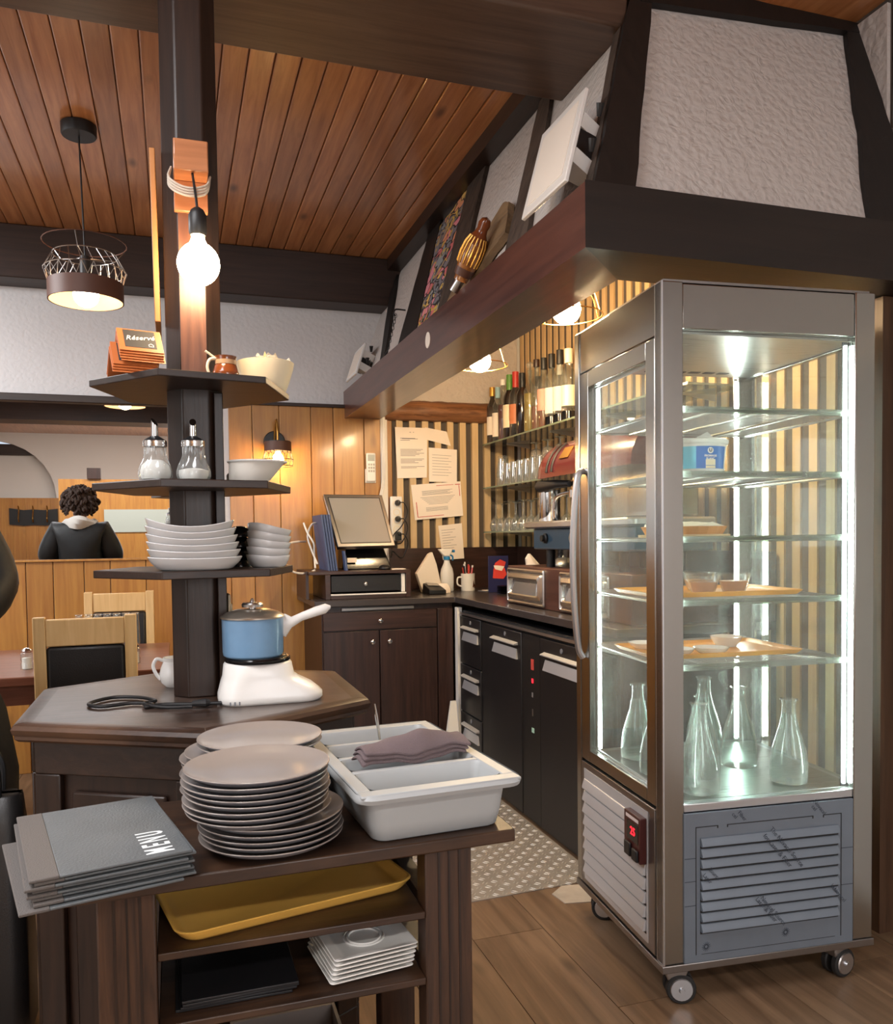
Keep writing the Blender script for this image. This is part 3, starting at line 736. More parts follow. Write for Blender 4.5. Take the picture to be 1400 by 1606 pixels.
# ------------------------------------------------------------------ upper shelf
# tent-shaped wooden table signs, nested
Zs = 1.5912
def sign_frame():
    t = thing('table_sign', 'x', 'sign', (0,0,0))
    L_, hgt, sl, th = .094, .056, .040, .0031    # length, height, half spread
    ln = math.hypot(hgt, sl); nx, nz = hgt/ln, sl/ln
    for s, nm in ((-1,'front_leaf'),(1,'back_leaf')):
        o = [(s*sl,0),(0,hgt),(0,hgt-th*1.6),(s*(sl-th*1.25),0)]
        pr_ = MB().extr([(-L_/2, y, z) for y, z in o], (L_,0,0))
        part(nm, pr_, M['orange'], t)
        e = part('end_grain', MB().extr([(L_/2, y, z) for y, z in o], (.0006,0,0)), M['signedge'], t)
    a = Vector((0,-sl,0)); b = Vector((0,0,hgt)); nn = Vector((0,-nx,nz))
    f0, f1 = a.lerp(b,.16), a.lerp(b,.95)
    part('black_panel', MB().extr([(-L_/2+.013,*f0[1:]),(L_/2-.013,*f0[1:]),(L_/2-.013,*f1[1:]),(-L_/2+.013,*f1[1:])], nn*.0007), M['slate'], t)
    up = (b-a).normalized()
    mid = a.lerp(b,.6)+nn*.0009
    part('lettering', MB(), M['chalk'], t) if False else text_part('lettering', 'Réservé', .0195, M['chalk'], t, basis(mid,(1,0,0),up) @ Matrix.Rotation(.10,4,'Z'), .35, .0003, bold=.0001)
    lo = a.lerp(b,.29)+nn*.0009
    Mh = basis(lo+Vector((.022,0,0)),(1,0,0),up)
    hk = MB().tube([Mh@Vector(p) for p in ((-.005,-.004,0),(.005,-.004,0),(.005,.002,0),(0,.0055,0),(-.005,.002,0))], .0011, 5, True)
    part('house_mark', hk, M['chalk'], t)
    return t
sg = sign_frame()
srot = .22
N_S = 9
for i in range(N_S):
    z = Zs+.0012+i*.0058
    if i < 4: px_, py_ = -.082, 2.02
    else: px_, py_ = -.066, 2.018
    px_ += rnd.uniform(-.002,.002)
    if i >= 4: z += .002
    lab = ('topmost tent-shaped wooden table sign with white lettering, on the upper shelf stack' if i == N_S-1 else
           'tent-shaped wooden table sign, %s from the shelf in the nested stack' % ORD[i])
    if i == 0: sg.location = (px_,py_,z); sg.rotation_euler = (0,0,srot); sg['label'] = lab; sg['group'] = 'nested table signs on the upper shelf'
    else: dup(sg, (px_,py_,z), srot+rnd.uniform(-.02,.02), lab, 'nested table signs on the upper shelf')

jg = thing('ceramic_jug', 'small brown glazed jug with a pale handle and a spoon, on the upper shelf', 'jug', (.124,2.02,Zs))
part('body', MB().lathe([(.001,0),(.026,0),(.03,.006),(.031,.018),(.0305,.019),(.03,.02),(.026,.034),(.024,.036),(.0235,.048),(.0255,.056),(.0235,.056),(.021,.05),(.02,.03),(.001,.03)], 32), M['brownglaze'], jg)
part('glaze_band', MB().lathe([(.0246,.037),(.0246,.047)], 32, cap0=False, cap1=False), plain('pale_slip_band', (190,150,110), .3), jg)
part('handle', MB().tube(smoothpath([(-.022,-.006,.05),(-.036,-.01,.046),(-.042,-.011,.03),(-.038,-.01,.012),(-.03,-.008,.004)]), .0036, 8), M['cream'], jg)
part('spoon', MB().tube([(-.046,-.006,.066),(-.02,0,.05),(.004,.004,.03)], [.003,.0022,.002], 8), M['cream'], jg)
bw = thing('mixing_bowl', 'cream plastic bowl holding crumpled wrappers, on the upper shelf', 'bowl', (.232,2.178,Zs))
part('bowl', MB().lathe([(.001,0),(.045,0),(.05,.004),(.06,.03),(.07,.062),(.073,.078),(.0715,.079),(.068,.062),(.057,.03),(.047,.008),(.001,.006)], 36), M['cream'], bw)
wr_ = MB()
for i in range(34):
    a = rnd.random()*6.3; r = rnd.uniform(0,.052); c = Vector((r*math.cos(a), r*math.sin(a), rnd.uniform(.06,.094)))
    v = [Vector((rnd.uniform(-1,1),rnd.uniform(-1,1),rnd.uniform(-.4,.8))).normalized()*rnd.uniform(.008,.02) for _ in range(4)]
    wr_.extr([c+v[0],c+v[1],c+v[2]], v[3]*.3)
part('wrappers', wr_, plain('pale_wrappers', (240,232,216), .5), bw, smooth=False, kind='stuff')
part('paper_star', MB().extr([(.0+(.017 if i%2==0 else .007)*math.sin(PI*i/5), 0, .092+(.017 if i%2==0 else .007)*math.cos(PI*i/5)) for i in range(10)], (0,.003,0)), plain('gold_star', (238,206,150), .5), bw, smooth=False)

# ------------------------------------------------------------------ middle shelf
Zm = 1.3533
def sugar_jar(loc, rot, label, fill):
    t = thing('sugar_dispenser', label, 'sugar dispenser', loc, rot, 'sugar dispensers on the middle shelf')
    prof = [(.026,.0),(.0335,.003),(.0365,.012),(.0365,.024),(.033,.036),(.027,.05),(.024,.062),(.0235,.078)]
    n = 64; rings = []
    for r, z in [tuple(q) for a_, b_ in zip(prof, prof[1:]) for q in (a_, ((a_[0]+b_[0])/2, (a_[1]+b_[1])/2))]+[prof[-1]]:
        rings.append([(r*(1+.05*math.cos(8*(2*PI*i/n)-z*60))*math.cos(2*PI*i/n), r*(1+.05*math.cos(8*(2*PI*i/n)-z*60))*math.sin(2*PI*i/n), z) for i in range(n)])
    part('jar', MB().loft(rings, True, False), M['sugarglass'], t)
    sz = fill
    sp = [(r*.9, max(z,.004)) for r, z in prof if z < sz]
    part('sugar', MB().lathe([(.001,.004)]+sp+[(.018,sz+.002),(.001,sz+.004)], 28, cap0=False, cap1=False), M['sugar'], t)
    part('collar', MB().lathe([(.0235,.078),(.0262,.078),(.0265,.081),(.0258,.0835),(.0265,.086),(.0258,.091),(.001,.091)], 32, cap0=False), M['chrome'], t)
    part('cap', MB().lathe([(.0255,.091),(.022,.094),(.009,.102),(.001,.102)], 28, cap0=False), M['black'], t)
    sp = MB(); k = 14
    for i in range(1): pass
    part('spout', MB().loft([[(.0075*math.cos(2*PI*i/k), .0075*math.sin(2*PI*i/k), z+(sl*.0075*math.sin(2*PI*i/k))) for i in range(k)] for z, sl in ((.100,0),(.122,0),(.134,1.2))]), M['chrome'], t)
    return t
sugar_jar((-.037,2.0,Zm), .9, 'glass sugar dispenser standing left of the other, fuller with sugar', .045)
sugar_jar((.046,1.985,Zm), 0, 'glass sugar dispenser in front of the post, less full of sugar', .026)
b2 = thing('batter_bowl', 'white plastic bowl with one upright and one slanted side, on the middle shelf', 'bowl', (.197,2.07,Zm))
# bowl with one straight side: elliptical rings shifting sideways
rings = []
for z, r, sx in ((.001,.045,-.022),(.004,.048,-.0215),(.03,.058,-.0105),(.052,.067,-.001),(.0535,.0695,.0),(.0535,.066,.0),(.03,.055,-.0105),(.006,.044,-.022)):
    rings.append([(sx+r*math.cos(2*PI*i/36), .8*r*math.sin(2*PI*i/36), z) for i in range(36)])
part('bowl', MB().loft(rings), M['cream'] if False else plain('white_bowl_plastic', (238,234,224), .3), b2)
part('rim', MB().tube([(.0+.0695*math.cos(2*PI*i/36), .8*.0695*math.sin(2*PI*i/36), .053) for i in range(36)], .003, 6, True), M['white'], b2)
single('black_box', MB().box(.128,2.10,Zm,.15,2.16,Zm+.028), M['black'], 'small black box beside the post on the middle shelf, behind the white bowl', 'box', bevel=.002)

# ------------------------------------------------------------------ lower shelf: stacked dishes
Zl = 1.1503
def dish_mesh(wx, wy, h, curl, name):
    n = 48; rings = []
    def ring(sc, z, cl):
        out = []
        for i in range(n):
            a = 2*PI*i/n; ca, sa = math.cos(a), math.sin(a)
            e = 2.6
            x = math.copysign(abs(ca)**(2/e), ca)*wx*sc; y = math.copysign(abs(sa)**(2/e), sa)*wy*sc
            out.append((x, y, z+cl*(x/wx)**2*(1 if x<0 else .75)))
        return out
    for sc, z, cl in ((.70,0,0),(.80,.004,.0),(.93,h*.6,curl*.5),(1.0,h,curl),(.985,h+.0015,curl),(.90,h*.62,curl*.5),(.76,.008,0),(.5,.006,0)):
        rings.append(ring(sc, z, cl))
    mb = MB().loft(rings)
    return mesh(name, mb, M['dish'], True, 1.0)
for k in range(6):
    wxs = .104 if k < 5 else .102
    me = dish_mesh(wxs-.001*k, .07, .026, .004+.0034*k, 'oval_dish')
    o = bpy.data.objects.new('oval_dish', me); COL.objects.link(o)
    o.location = (.045-.002*k, 1.975, Zl+k*.0142); o.rotation_euler = (0,0,.02*math.sin(k*2.1))
    o['category'] = 'dish'; o['group'] = 'oval dishes in the left stack'
    o['label'] = ('top deep oval dish with curled-up ends, on the left stack of the lower shelf' if k == 5 else 'pale oval dish, %s from the bottom of the left stack on the lower shelf' % ORD[k])
me = dish_mesh(.05, .05, .026, .004, 'square_dish')
for k in range(5):
    o = bpy.data.objects.new('square_dish', me); COL.objects.link(o)
    o.location = (.216, 2.05, Zl+k*.0155); o.rotation_euler = (0, .05*k, .3+.03*k)
    if k: o.location.z += .0015*k
    o['category'] = 'dish'; o['group'] = 'small square dishes in the right stack'
    o['label'] = ('top small squarish dish, tilted on the right stack of the lower shelf' if k == 4 else 'small squarish dish, %s from the bottom of the right stack on the lower shelf' % ORD[k])
for k in range(4):
    single('black_bowl', MB().lathe([(.034,0),(.033,.008),(.026,.02),(.012,.027),(.001,.028)], 28, (.155,2.135-.0,Zl+.0003+k*.0245), cap0=True), M['blackgloss'],
           'upturned small black bowl, %s from the shelf, between the two dish stacks' % ORD[k], 'bowl', group='upturned black bowls')

# ------------------------------------------------------------------ on the counter
hp = thing('electric_hotplate', 'white single-ring electric hotplate with a sloping front, on the hexagonal counter', 'hotplate', (.18,1.982,.8403))
rings = []
for z, x0, x1, wy, r in ((0,-.088,.142,.072,.05),(.006,-.092,.147,.076,.052),(.018,-.092,.147,.076,.052),(.034,-.088,.128,.072,.05),(.05,-.084,.098,.07,.05),(.062,-.081,.083,.07,.06),(.088,-.078,.078,.068,.06),(.093,-.074,.074,.064,.058)):
    rings.append([(x,y,z) for x,y in rrect(x0,-wy,x1,wy,min(r,wy-.001),6)])
part('housing', MB().loft(rings), M['white'], hp, ang=1.0)
part('vent_slots', MB().box(-.07,-.0757,.004,-.067,-.074,.012).box(-.06,-.0765,.004,-.057,-.074,.012).box(-.05,-.0765,.004,-.047,-.074,.012), M['platerim'], hp)
rg = part('burner_ring', MB().lathe([(.05,.0925),(.074,.0925),(.0755,.096),(.0755,.1),(.073,.103),(.05,.103)], 36), M['blackgloss'], hp)
part('burner', MB().lathe([(.001,.094),(.068,.094),(.068,.1045),(.001,.1045)], 32), M['black'], hp)
cordp = [(.10,1.935,.8475),(.04,1.955,.8455),(-.03,1.975,.8455),(-.07,1.96,.8455),(-.056,1.99,.8455),(-.10,2.02,.8455),(-.165,2.005,.8455),(-.195,2.05,.8455),(-.15,2.11,.8455),(-.09,2.09,.8455),(-.05,2.03,.8455),(-.075,1.985,.849),(-.03,1.945,.8455),(.03,1.93,.8455)]
part('power_cord', MB().tube(smoothpath(cordp,8), .0042, 8), M['black'], hp, world=True)
part('plug', MB().tube([(.03,1.93,.852),(.06,1.925,.852),(.068,1.925,.852)], [.006,.01,.006], 10), M['black'], hp, world=True)

sp0 = thing('saucepan', 'pale blue enamel saucepan with a glass lid and white handle, on the hotplate', 'saucepan', (.17,1.978,.9453))
part('pan', MB().lathe([(.001,0),(.063,0),(.068,.004),(.0695,.012),(.0705,.088),(.072,.09),(.069,.09),(.068,.012),(.001,.008)], 44), M['blue'], sp0)
part('lid', MB().lathe([(.0735,.09),(.0735,.0935),(.071,.096),(.06,.103),(.04,.109),(.02,.111),(.001,.111)], 44, cap0=True), plain('scorched_metal_lid', (168,158,146), .28, .8, var=.25), sp0)
part('lid_knob', MB().lathe([(.008,.1105),(.008,.114),(.024,.115),(.025,.121),(.022,.125),(.006,.126),(.004,.131),(.003,.134),(.001,.135)], 24), M['wire'], sp0)
hpts = [(.066,0,.07),(.076,0,.068),(.09,-.002,.075),(.115,-.004,.088),(.145,-.006,.098),(.17,-.008,.105),(.182,-.009,.108)]
rings = []
for i, (p, wv_, hv) in enumerate(zip(hpts, (.010,.011,.0085,.009,.011,.0105,.004), (.026,.028,.013,.0105,.012,.012,.004))):
    rings.append([(p[0]-.25*hv*math.sin(a)*0, p[1]+wv_*math.cos(a), p[2]+hv*math.sin(a)) for a in [2*PI*j/14 for j in range(14)]])
part('handle', MB().loft(rings), M['white'], sp0)
cj = thing('milk_jug', 'small white china milk jug with a loop handle, half hidden behind the post', 'jug', (-.005,2.245,.8403))
part('body', MB().lathe([(.001,0),(.024,0),(.036,.012),(.04,.03),(.036,.05),(.029,.066),(.031,.076),(.029,.076),(.026,.066),(.001,.03)], 32), M['china'], cj)
part('handle', MB().tube(smoothpath([(-.028,0,.068),(-.045,-.002,.073),(-.054,-.002,.056),(-.047,-.001,.034),(-.037,0,.02)]), .0045, 8), M['china'], cj)

# ================================================================== DINING CORNER
tb = thing('dining_table', 'reddish brown wooden dining table against the wall side, left behind the counter', 'table', (-.6,3.62,0))
part('tabletop', MB().box(-1.25,3.22,.71,-.03,4.05,.742), M['tablewood'], tb, world=True, bevel=.004)
part('apron', MB().box(-1.18,3.29,.63,-.10,3.98,.7095), M['tablewood'], tb, world=True)
for a, b_ in ((-1.2,3.27),(-.06,3.27),(-1.2,4.0),(-.06,4.0)):
    part('leg', MB().box(a-.028,b_-.028,0,a+.028,b_+.028,.7095), M['tablewood'], tb, world=True, bevel=.003)
def chair(loc, rot, label):
    t = thing('dining_chair', label, 'chair', loc, rot, 'beech dining chairs')
    # local: backrest at y=0 facing +y (seat in front)
    for s in (-1,1):
        part('rear_post', MB().hexa([(s*.140-.019,-.02+.03,0),(s*.140+.019,-.02+.03,0),(s*.140+.019,.02+.03,0),(s*.140-.019,.02+.03,0),(s*.140-.019,-.05,.97),(s*.140+.019,-.05,.97),(s*.140+.019,-.018,.97),(s*.140-.019,-.018,.97)]), M['chairwood'], t, bevel=.003)
        part('leg', MB().box(s*.150-.018,.37,0,s*.150+.018,.406,.43), M['chairwood'], t, bevel=.003)
        part('side_rail', MB().box(s*.150-.012,.05,.37,s*.150+.012,.37,.43), M['chairwood'], t)
    part('top_rail', MB().hexa([(-.121,-.043,.872),(.121,-.043,.872),(.121,-.018,.872),(-.121,-.018,.872),(-.121,-.046,.962),(.121,-.046,.962),(.121,-.021,.962),(-.121,-.021,.962)]), M['chairwood'], t, bevel=.004)
    part('front_rail', MB().box(-.132,.382,.37,.132,.4,.43), M['chairwood'], t)
    part('back_pad', MB().hexa([(-.121,-.022,.52),(.121,-.022,.52),(.121,.012,.52),(-.121,.012,.52),(-.121,-.042,.871),(.121,-.042,.871),(.121,-.008,.871),(-.121,-.008,.871)]), M['leather'], t, bevel=.012)
    part('seat_pad', MB().box(-.172,.045,.4305,.172,.43,.485), M['leather'], t, bevel=.015)
    return t
chair((-.288,3.02,0), .02, 'beech dining chair with black padded back, nearer one, in front of the brown table')
chair((-.262,4.3,0), PI-.03, 'beech dining chair with black padded back, farther one, behind the brown table')
for loc, lab in (((-.535,3.42,.7423),'small ribbed glass shaker on the table left of the nearer chair'),((-.158,3.42,.7423),'small ribbed glass shaker on the table right of the nearer chair')):
    sh_ = thing('salt_shaker', lab, 'shaker', loc, 0, 'glass shakers on the dining table')
    part('jar', MB().lathe([(.001,0),(.022,0),(.022,.02),(.019,.028),(.022,.036),(.021,.058),(.016,.062)], 18, cap1=False), M['glass'], sh_)
    part('cap', MB().lathe([(.017,.062),(.018,.07),(.012,.078),(.001,.08)], 18), M['chrome'], sh_)
    part('salt', MB().cyl((0,0,.002), .016, .04, 14), M['sugar'], sh_)
for i in range(7):
    st = thing('upturned_glass', 'small upturned glass, %s from left in the row before the far chair' % ORD[i], 'glass', (-.40+i*.038,3.88+.01*(i%2),.7423), 0, 'upturned glasses on the dining table')
    part('bowl', MB().lathe([(.014,0),(.018,.03),(.017,.1),(.015,.15),(.001,.152)], 14, cap0=False), M['glass'], st)
    part('base_ring', MB().lathe([(.008,.152),(.017,.155),(.017,.158),(.001,.159)], 14), M['glass'], st)
# ================================================================== SERVING CART, FOREGROUND
Zc = .72
cart = thing('serving_cart', 'scratched dark wooden serving stand with two open shelves, in the foreground', 'stand', (.175,1.45,0))
part('top_board', MB().hexa([(-.194,1.268,.698),(.541,1.288,.698),(.545,1.655,.698),(-.194,1.655,.698),(-.194,1.268,.72),(.541,1.288,.72),(.545,1.655,.72),(-.194,1.655,.72)]), M['cartx'], cart, world=True, bevel=.003)
for a, b_ in ((-.121,1.29),(.382,1.297)):
    lg_ = MB().box(a,b_,0,a+.082,b_+.05,.6975)
    l = part('leg', lg_, M['cart'], cart, world=True, bevel=.003)
    g = part('grooves', MB().box(a+.022,b_-.0015,.0,a+.026,b_+.0005,.6975).box(a+.04,b_-.0015,.0,a+.043,b_+.0005,.6975).box(a+.058,b_-.0015,.0,a+.062,b_+.0005,.6975), M['dark'], l)
    g.data.transform(rootmat(cart).inverted())
for a in (-.121,.372):
    part('leg', MB().box(a,1.585,0,a+.07,1.635,.6975), M['cart'], cart, world=True, bevel=.003)
for z0, z1 in ((.5855,.598),(.474,.4865)):
    part('shelf', MB().box(-.118,1.30,z0,.46,1.63,z1) if False else MB().box(-.0385,1.296,z0,.3815,1.63,z1), M['cartx'], cart, world=True, bevel=.002)
    part('side_rail', MB().box(-.10,1.3405,z0-.03,-.06,1.5845,z0-.0), M['darky'], cart, world=True)
    part('side_rail', MB().box(.40,1.3405,z0-.03,.43,1.5845,z0-.0), M['darky'], cart, world=True)
part('side_panel', MB().box(-.11,1.341,.05,-.098,1.584,.69), M['dark'], cart, world=True)

# tall stacks of coupe plates
def plate_mesh(R):
    mb = MB().lathe([(.001,0),(R*.62,0),(R*.66,.0025),(R*.86,.008),(R*.985,.0165),(R,.0185)], 56, cap1=False)
    mb2 = MB().lathe([(R,.0185),(R*.995,.0198),(R*.98,.0195),(R*.86,.0115),(R*.6,.0055),(.001,.005)], 56, cap0=False)
    return mb, mb2
def make_plate(R):
    t = thing('stoneware_plate', 'x', 'plate')
    a, b_ = plate_mesh(R)
    part('underside', a, M['platerim'], t, label='dark blue-grey underside')
    part('upper_side', b_, M['plate'], t)
    return t
pl0 = make_plate(.1165)
front = []
for k in range(13):
    z = Zc+.0004+k*.0094+(.003 if k > 4 else 0)
    if k < 5: x_, y_ = .142+.002*math.sin(k*2), 1.375
    else: x_, y_ = .120+.0025*math.sin(k*1.7)-.001*(k-5)*.3, 1.366
    lab = 'topmost taupe stoneware plate of the tall front stack on the cart' if k == 12 else 'taupe stoneware plate, %s from the bottom of the tall front stack' % ORD[k]
    if k == 0: pl0.location = (x_,y_,z); pl0['label'] = lab; pl0['group'] = 'stoneware plates on the cart'
    else: dup(pl0, (x_,y_,z), 0, lab, 'stoneware plates on the cart')
for k in range(12):
    z = Zc+.0004+k*.0094+(.003 if k > 9 else 0)
    if k < 9: x_, y_ = .118+.003*math.sin(k*2.2), 1.596
    elif k < 10: x_, y_ = .124, 1.598
    else: x_, y_ = .147, 1.6
    lab = 'topmost taupe stoneware plate of the rear stack, behind the tall front stack' if k == 11 else 'taupe stoneware plate, %s from the bottom of the rear stack' % ORD[k]
    dup(pl0, (x_,y_,z), 0, lab, 'stoneware plates on the cart')

# menus
def menu():
    t = thing('menu_folder', 'x', 'menu')
    W, H_, th = .216, .302, .0042
    part('cover', MB().box(-W/2+.038,-H_/2,.0005,W/2,H_/2,th), M['menu'], t, bevel=.001)
    part('spine', MB().box(-W/2,-H_/2,0,-W/2+.0382,H_/2,th+.0006), M['menuspine'], t, bevel=.0015, label='grey cloth spine')
    part('pages', MB().box(-W/2+.03,-H_/2+.004,-.0008,W/2-.004,H_/2-.004,.0004), M['black'], t)
    Mt = basis((W/2-.040,-H_/2+.062,th+.0003),(0,1,0),(-1,0,0))
    text_part('lettering', 'M E N U', .055, M['menuink'], t, Mt @ Matrix.Scale(.5,4,(1,0,0)), 0, .0002, bold=.0012)
    return t
mn = menu()
for k in range(8):
    z = Zc+.0012+k*.0054
    jx, jy, jr = rnd.uniform(-.005,.005), rnd.uniform(-.005,.005), rnd.uniform(-.02,.02)
    if k == 0: jx, jy, jr = -.016, -.012, .03
    if k == 7: jx = jy = jr = 0
    lab = 'topmost grey menu folder with white MENU lettering, left of the plates' if k == 7 else 'grey menu folder, %s from the bottom of the menu stack on the cart' % ORD[k]
    if k == 0: mn.location = (-.122+jx,1.386+jy,z); mn.rotation_euler = (0,0,.21+jr); mn['label'] = lab; mn['group'] = 'menus stacked on the cart'
    else: dup(mn, (-.122+jx,1.386+jy,z), .21+jr, lab, 'menus stacked on the cart')
# dark menus on the low shelf
for k in range(4):
    single('dark_menu', MB().box(-.09,-.13,0,.09,.13,.0045), M['blackmatte'], 'black menu folder, %s from the bottom of the lower cart shelf pile' % ORD[k], 'menu', (.075+.003*k,1.455-.002*k,.4869+k*.0051), .04*math.sin(k), 'black menus on the lower cart shelf', bevel=.001)

# four-compartment grey tray
ty = thing('cutlery_tray', 'pale grey plastic cutlery tray with four compartments, at the right end of the cart', 'tray', (.398,1.515,Zc+.0005), -.0)
TW, TL, TH = .148, .245, .088
rotT = .06
ty.rotation_euler = (0,0,rotT); ROOTM[ty.name] = Matrix.LocRotScale(Vector(ty.location), ty.rotation_euler.to_quaternion(), None)
outer = [[(x,y,z) for x,y in rrect(-TW*s,-TL*s2,TW*s,TL*s2,r,5)] for z,s,s2,r in ((0,.72,.83,.02),(.004,.76,.86,.024),(.03,.80,.885,.026),(TH-.014,.84,.905,.026),(TH-.0135,.985,.985,.03),(TH-.006,1.0,1.0,.032),(TH,.975,.985,.03))]
cells = []
y0 = -TL*.86
cw = [(-.208,-.103),(-.089,-.006),(.008,.095),(.109,.208)]
shell = MB().loft(outer, True, False)
# top deck with four wells
bmv = shell.bm
def well(x0, x1, y0, y1):
    r0 = rrect(x0,y0,x1,y1,.016,4); r1 = rrect(x0+.004,y0+.004,x1-.004,y1-.004,.014,4); r2 = rrect(x0+.012,y0+.012,x1-.012,y1-.012,.012,4)
    shell.loft([[(x,y,TH) for x,y in r0],[(x,y,TH-.006) for x,y in r1],[(x,y,.012) for x,y in r2]], False, True)
    return r0
xs = .118
for a, b_ in cw: well(-xs, xs, a, b_)
# deck: strips between wells (follow straight sides), corners slightly overlapping under the lips
dk = MB()
def strip(x0,y0,x1,y1): dk.box(x0,y0,TH-.005,x1,y1,TH+.0006)
strip(-TW*.955,-TL*.965,TW*.955,-.2075); strip(-TW*.955,.2075,TW*.955,TL*.965)
strip(-TW*.955,-.2085,-xs+.0005,.2085); strip(xs-.0005,-.2085,TW*.955,.2085)
for (a,b_),(c,d_) in zip(cw, cw[1:]): strip(-xs,b_-.0005,xs,c+.0005)
part('tub', shell, M['tub'], ty, ang=1.0)
part('rim', dk, M['tub'], ty, bevel=.0025)
# napkin, folded across a divider
nk = []
cl = MB()
def sheet(z0, seed, dx=0):
    r = random.Random(seed); g = []
    for i in range(17):
        row = []
        for j in range(9):
            u, v = i/16, j/8
            x = -.105+.215*u+dx; y = -.075+.06*v+.03*u*0
            z = z0+.020*math.sin(PI*v)*(.35+.9*max(0,math.sin(PI*min(1,u*1.1)))**1)+.0035*math.sin(9*u+3*v+seed)+.002*math.sin(23*u+seed*2)+.012*u*v
            row.append((x, y+.006*math.sin(9*u+seed), z))
        g.append(row)
    return g
def addsheet(g, th):
    n, m = len(g), len(g[0])
    top = [[cl.bm.verts.new(p) for p in row] for row in g]
    bot = [[cl.bm.verts.new((p[0],p[1],p[2]-th)) for p in row] for row in g]
    for i in range(n-1):
        for j in range(m-1):
            cl.bm.faces.new((top[i][j],top[i+1][j],top[i+1][j+1],top[i][j+1])); cl.bm.faces.new((bot[i][j],bot[i][j+1],bot[i+1][j+1],bot[i+1][j]))
    for i in range(n-1):
        cl.bm.faces.new((top[i][0],bot[i][0],bot[i+1][0],top[i+1][0])); cl.bm.faces.new((top[i][-1],top[i+1][-1],bot[i+1][-1],bot[i][-1]))
    for j in range(m-1):
        cl.bm.faces.new((top[0][j],top[0][j+1],bot[0][j+1],bot[0][j])); cl.bm.faces.new((top[-1][j],bot[-1][j],bot[-1][j+1],top[-1][j+1]))
for s, z in enumerate((.094,.102,.110)):
    addsheet(sheet(z, s*.35, .004*s), .0065)
nko = single('napkin', cl, M['cloth'], 'folded mauve napkin lying across a divider of the grey cutlery tray', 'napkin', (.398,1.515,Zc+.0005), rotT+.10)
sd = nko.modifiers.new('soft', 'SUBSURF'); sd.levels = 1; sd.render_levels = 1
fk = MB().tube([(.015,.16,.02),(.012,.163,.07),(.006,.168,.125),(.003,.17,.15)], [.004,.003,.0035,.002], 8)
fo = single('knife', fk, M['chrome'], 'single steel knife standing up in the rear compartment of the grey cutlery tray', 'knife', (.398,1.515,Zc+.0005), rotT)

# yellow tray askew on the upper cart shelf
yt = thing('serving_tray', 'mustard yellow serving tray lying askew on the upper cart shelf', 'tray', (.168,1.455,.5985), .205)
TW2, TD2 = .205, .115
part('tray_base', MB().loft([[(x,y,z) for x,y in rrect(-TW2*s,-TD2*t_,TW2*s,TD2*t_,.03*s,6)] for z,s,t_ in ((0,.93,.89),(.004,.95,.92),(.018,1,1),(.0195,.99,.985),(.017,.97,.95),(.006,.93,.9),(.004,.90,.86))]), M['yellow'], yt, ang=1.2)
# square saucers
def saucer():
    t = thing('square_saucer', 'x', 'saucer')
    W = .073
    part('dish', MB().loft([[(x,y,z) for x,y in rrect(-W*s,-W*s,W*s,W*s,.006,3)] for z,s in ((0,.72),(.004,.8),(.010,.985),(.0115,1),(.0125,.985),(.0075,.78),(.006,.72))]), M['china'], t, ang=.9)
    part('cup_ring', MB().lathe([(.026,.0058),(.0265,.0085),(.028,.0088),(.0295,.0085),(.03,.0058)], 32, cap0=False, cap1=False).lathe([(.034,.0058),(.0345,.0078),(.0365,.0058)], 32, cap0=False, cap1=False), M['china'], t)
    return t
sc0 = saucer()
for k in range(6):
    loc = (.287+.0015*k, 1.385-.001*k, .4868+k*.0078)
    lab = 'topmost white square saucer, on the stack on the lower cart shelf' if k == 5 else 'white square saucer, %s from the bottom of the stack on the lower cart shelf' % ORD[k]
    if k == 0: sc0.location = loc; sc0.rotation_euler = (0,0,.12); sc0['label'] = lab; sc0['group'] = 'square saucers on the cart'
    else: dup(sc0, loc, .12+.015*math.sin(k*2), lab, 'square saucers on the cart')
# cardboard box below
cb = thing('cardboard_box', 'open grey cardboard box on the floor under the cart', 'box', (.18,1.50,0))
for a in ((-.10,-.1,0,.1,.1,.006),(-.10,-.1,.006,-.094,.1,.30),(.094,-.1,.006,.1,.1,.30),(-.094,-.1,.006,.094,-.094,.30),(-.094,.094,.006,.094,.1,.30)):
    part('side', MB().box(*a), plain('grey_card', (120,110,104), .9), cb)
part('flap', MB().hexa([(-.1,-.1,.3),(.1,-.1,.3),(.1,-.094,.3),(-.1,-.094,.3),(-.1,-.16,.33),(.1,-.16,.33),(.1,-.155,.334),(-.1,-.155,.334)]), plain('pale_card', (150,142,134), .9), cb)
# ================================================================== BAR AND TILL
# one continuous L-shaped worktop
wt = single('bar_worktop', MB().prism([(.66,4.135),(1.402,4.135),(1.402,2.45),(2.03,2.45),(2.03,4.76),(.66,4.76)], .868, .9), plain('dark_grey_worktop', (62,56,56), .25, 0, var=.08), 'dark grey L-shaped bar worktop running under the till and along the slatted wall', 'worktop', bevel=.003)
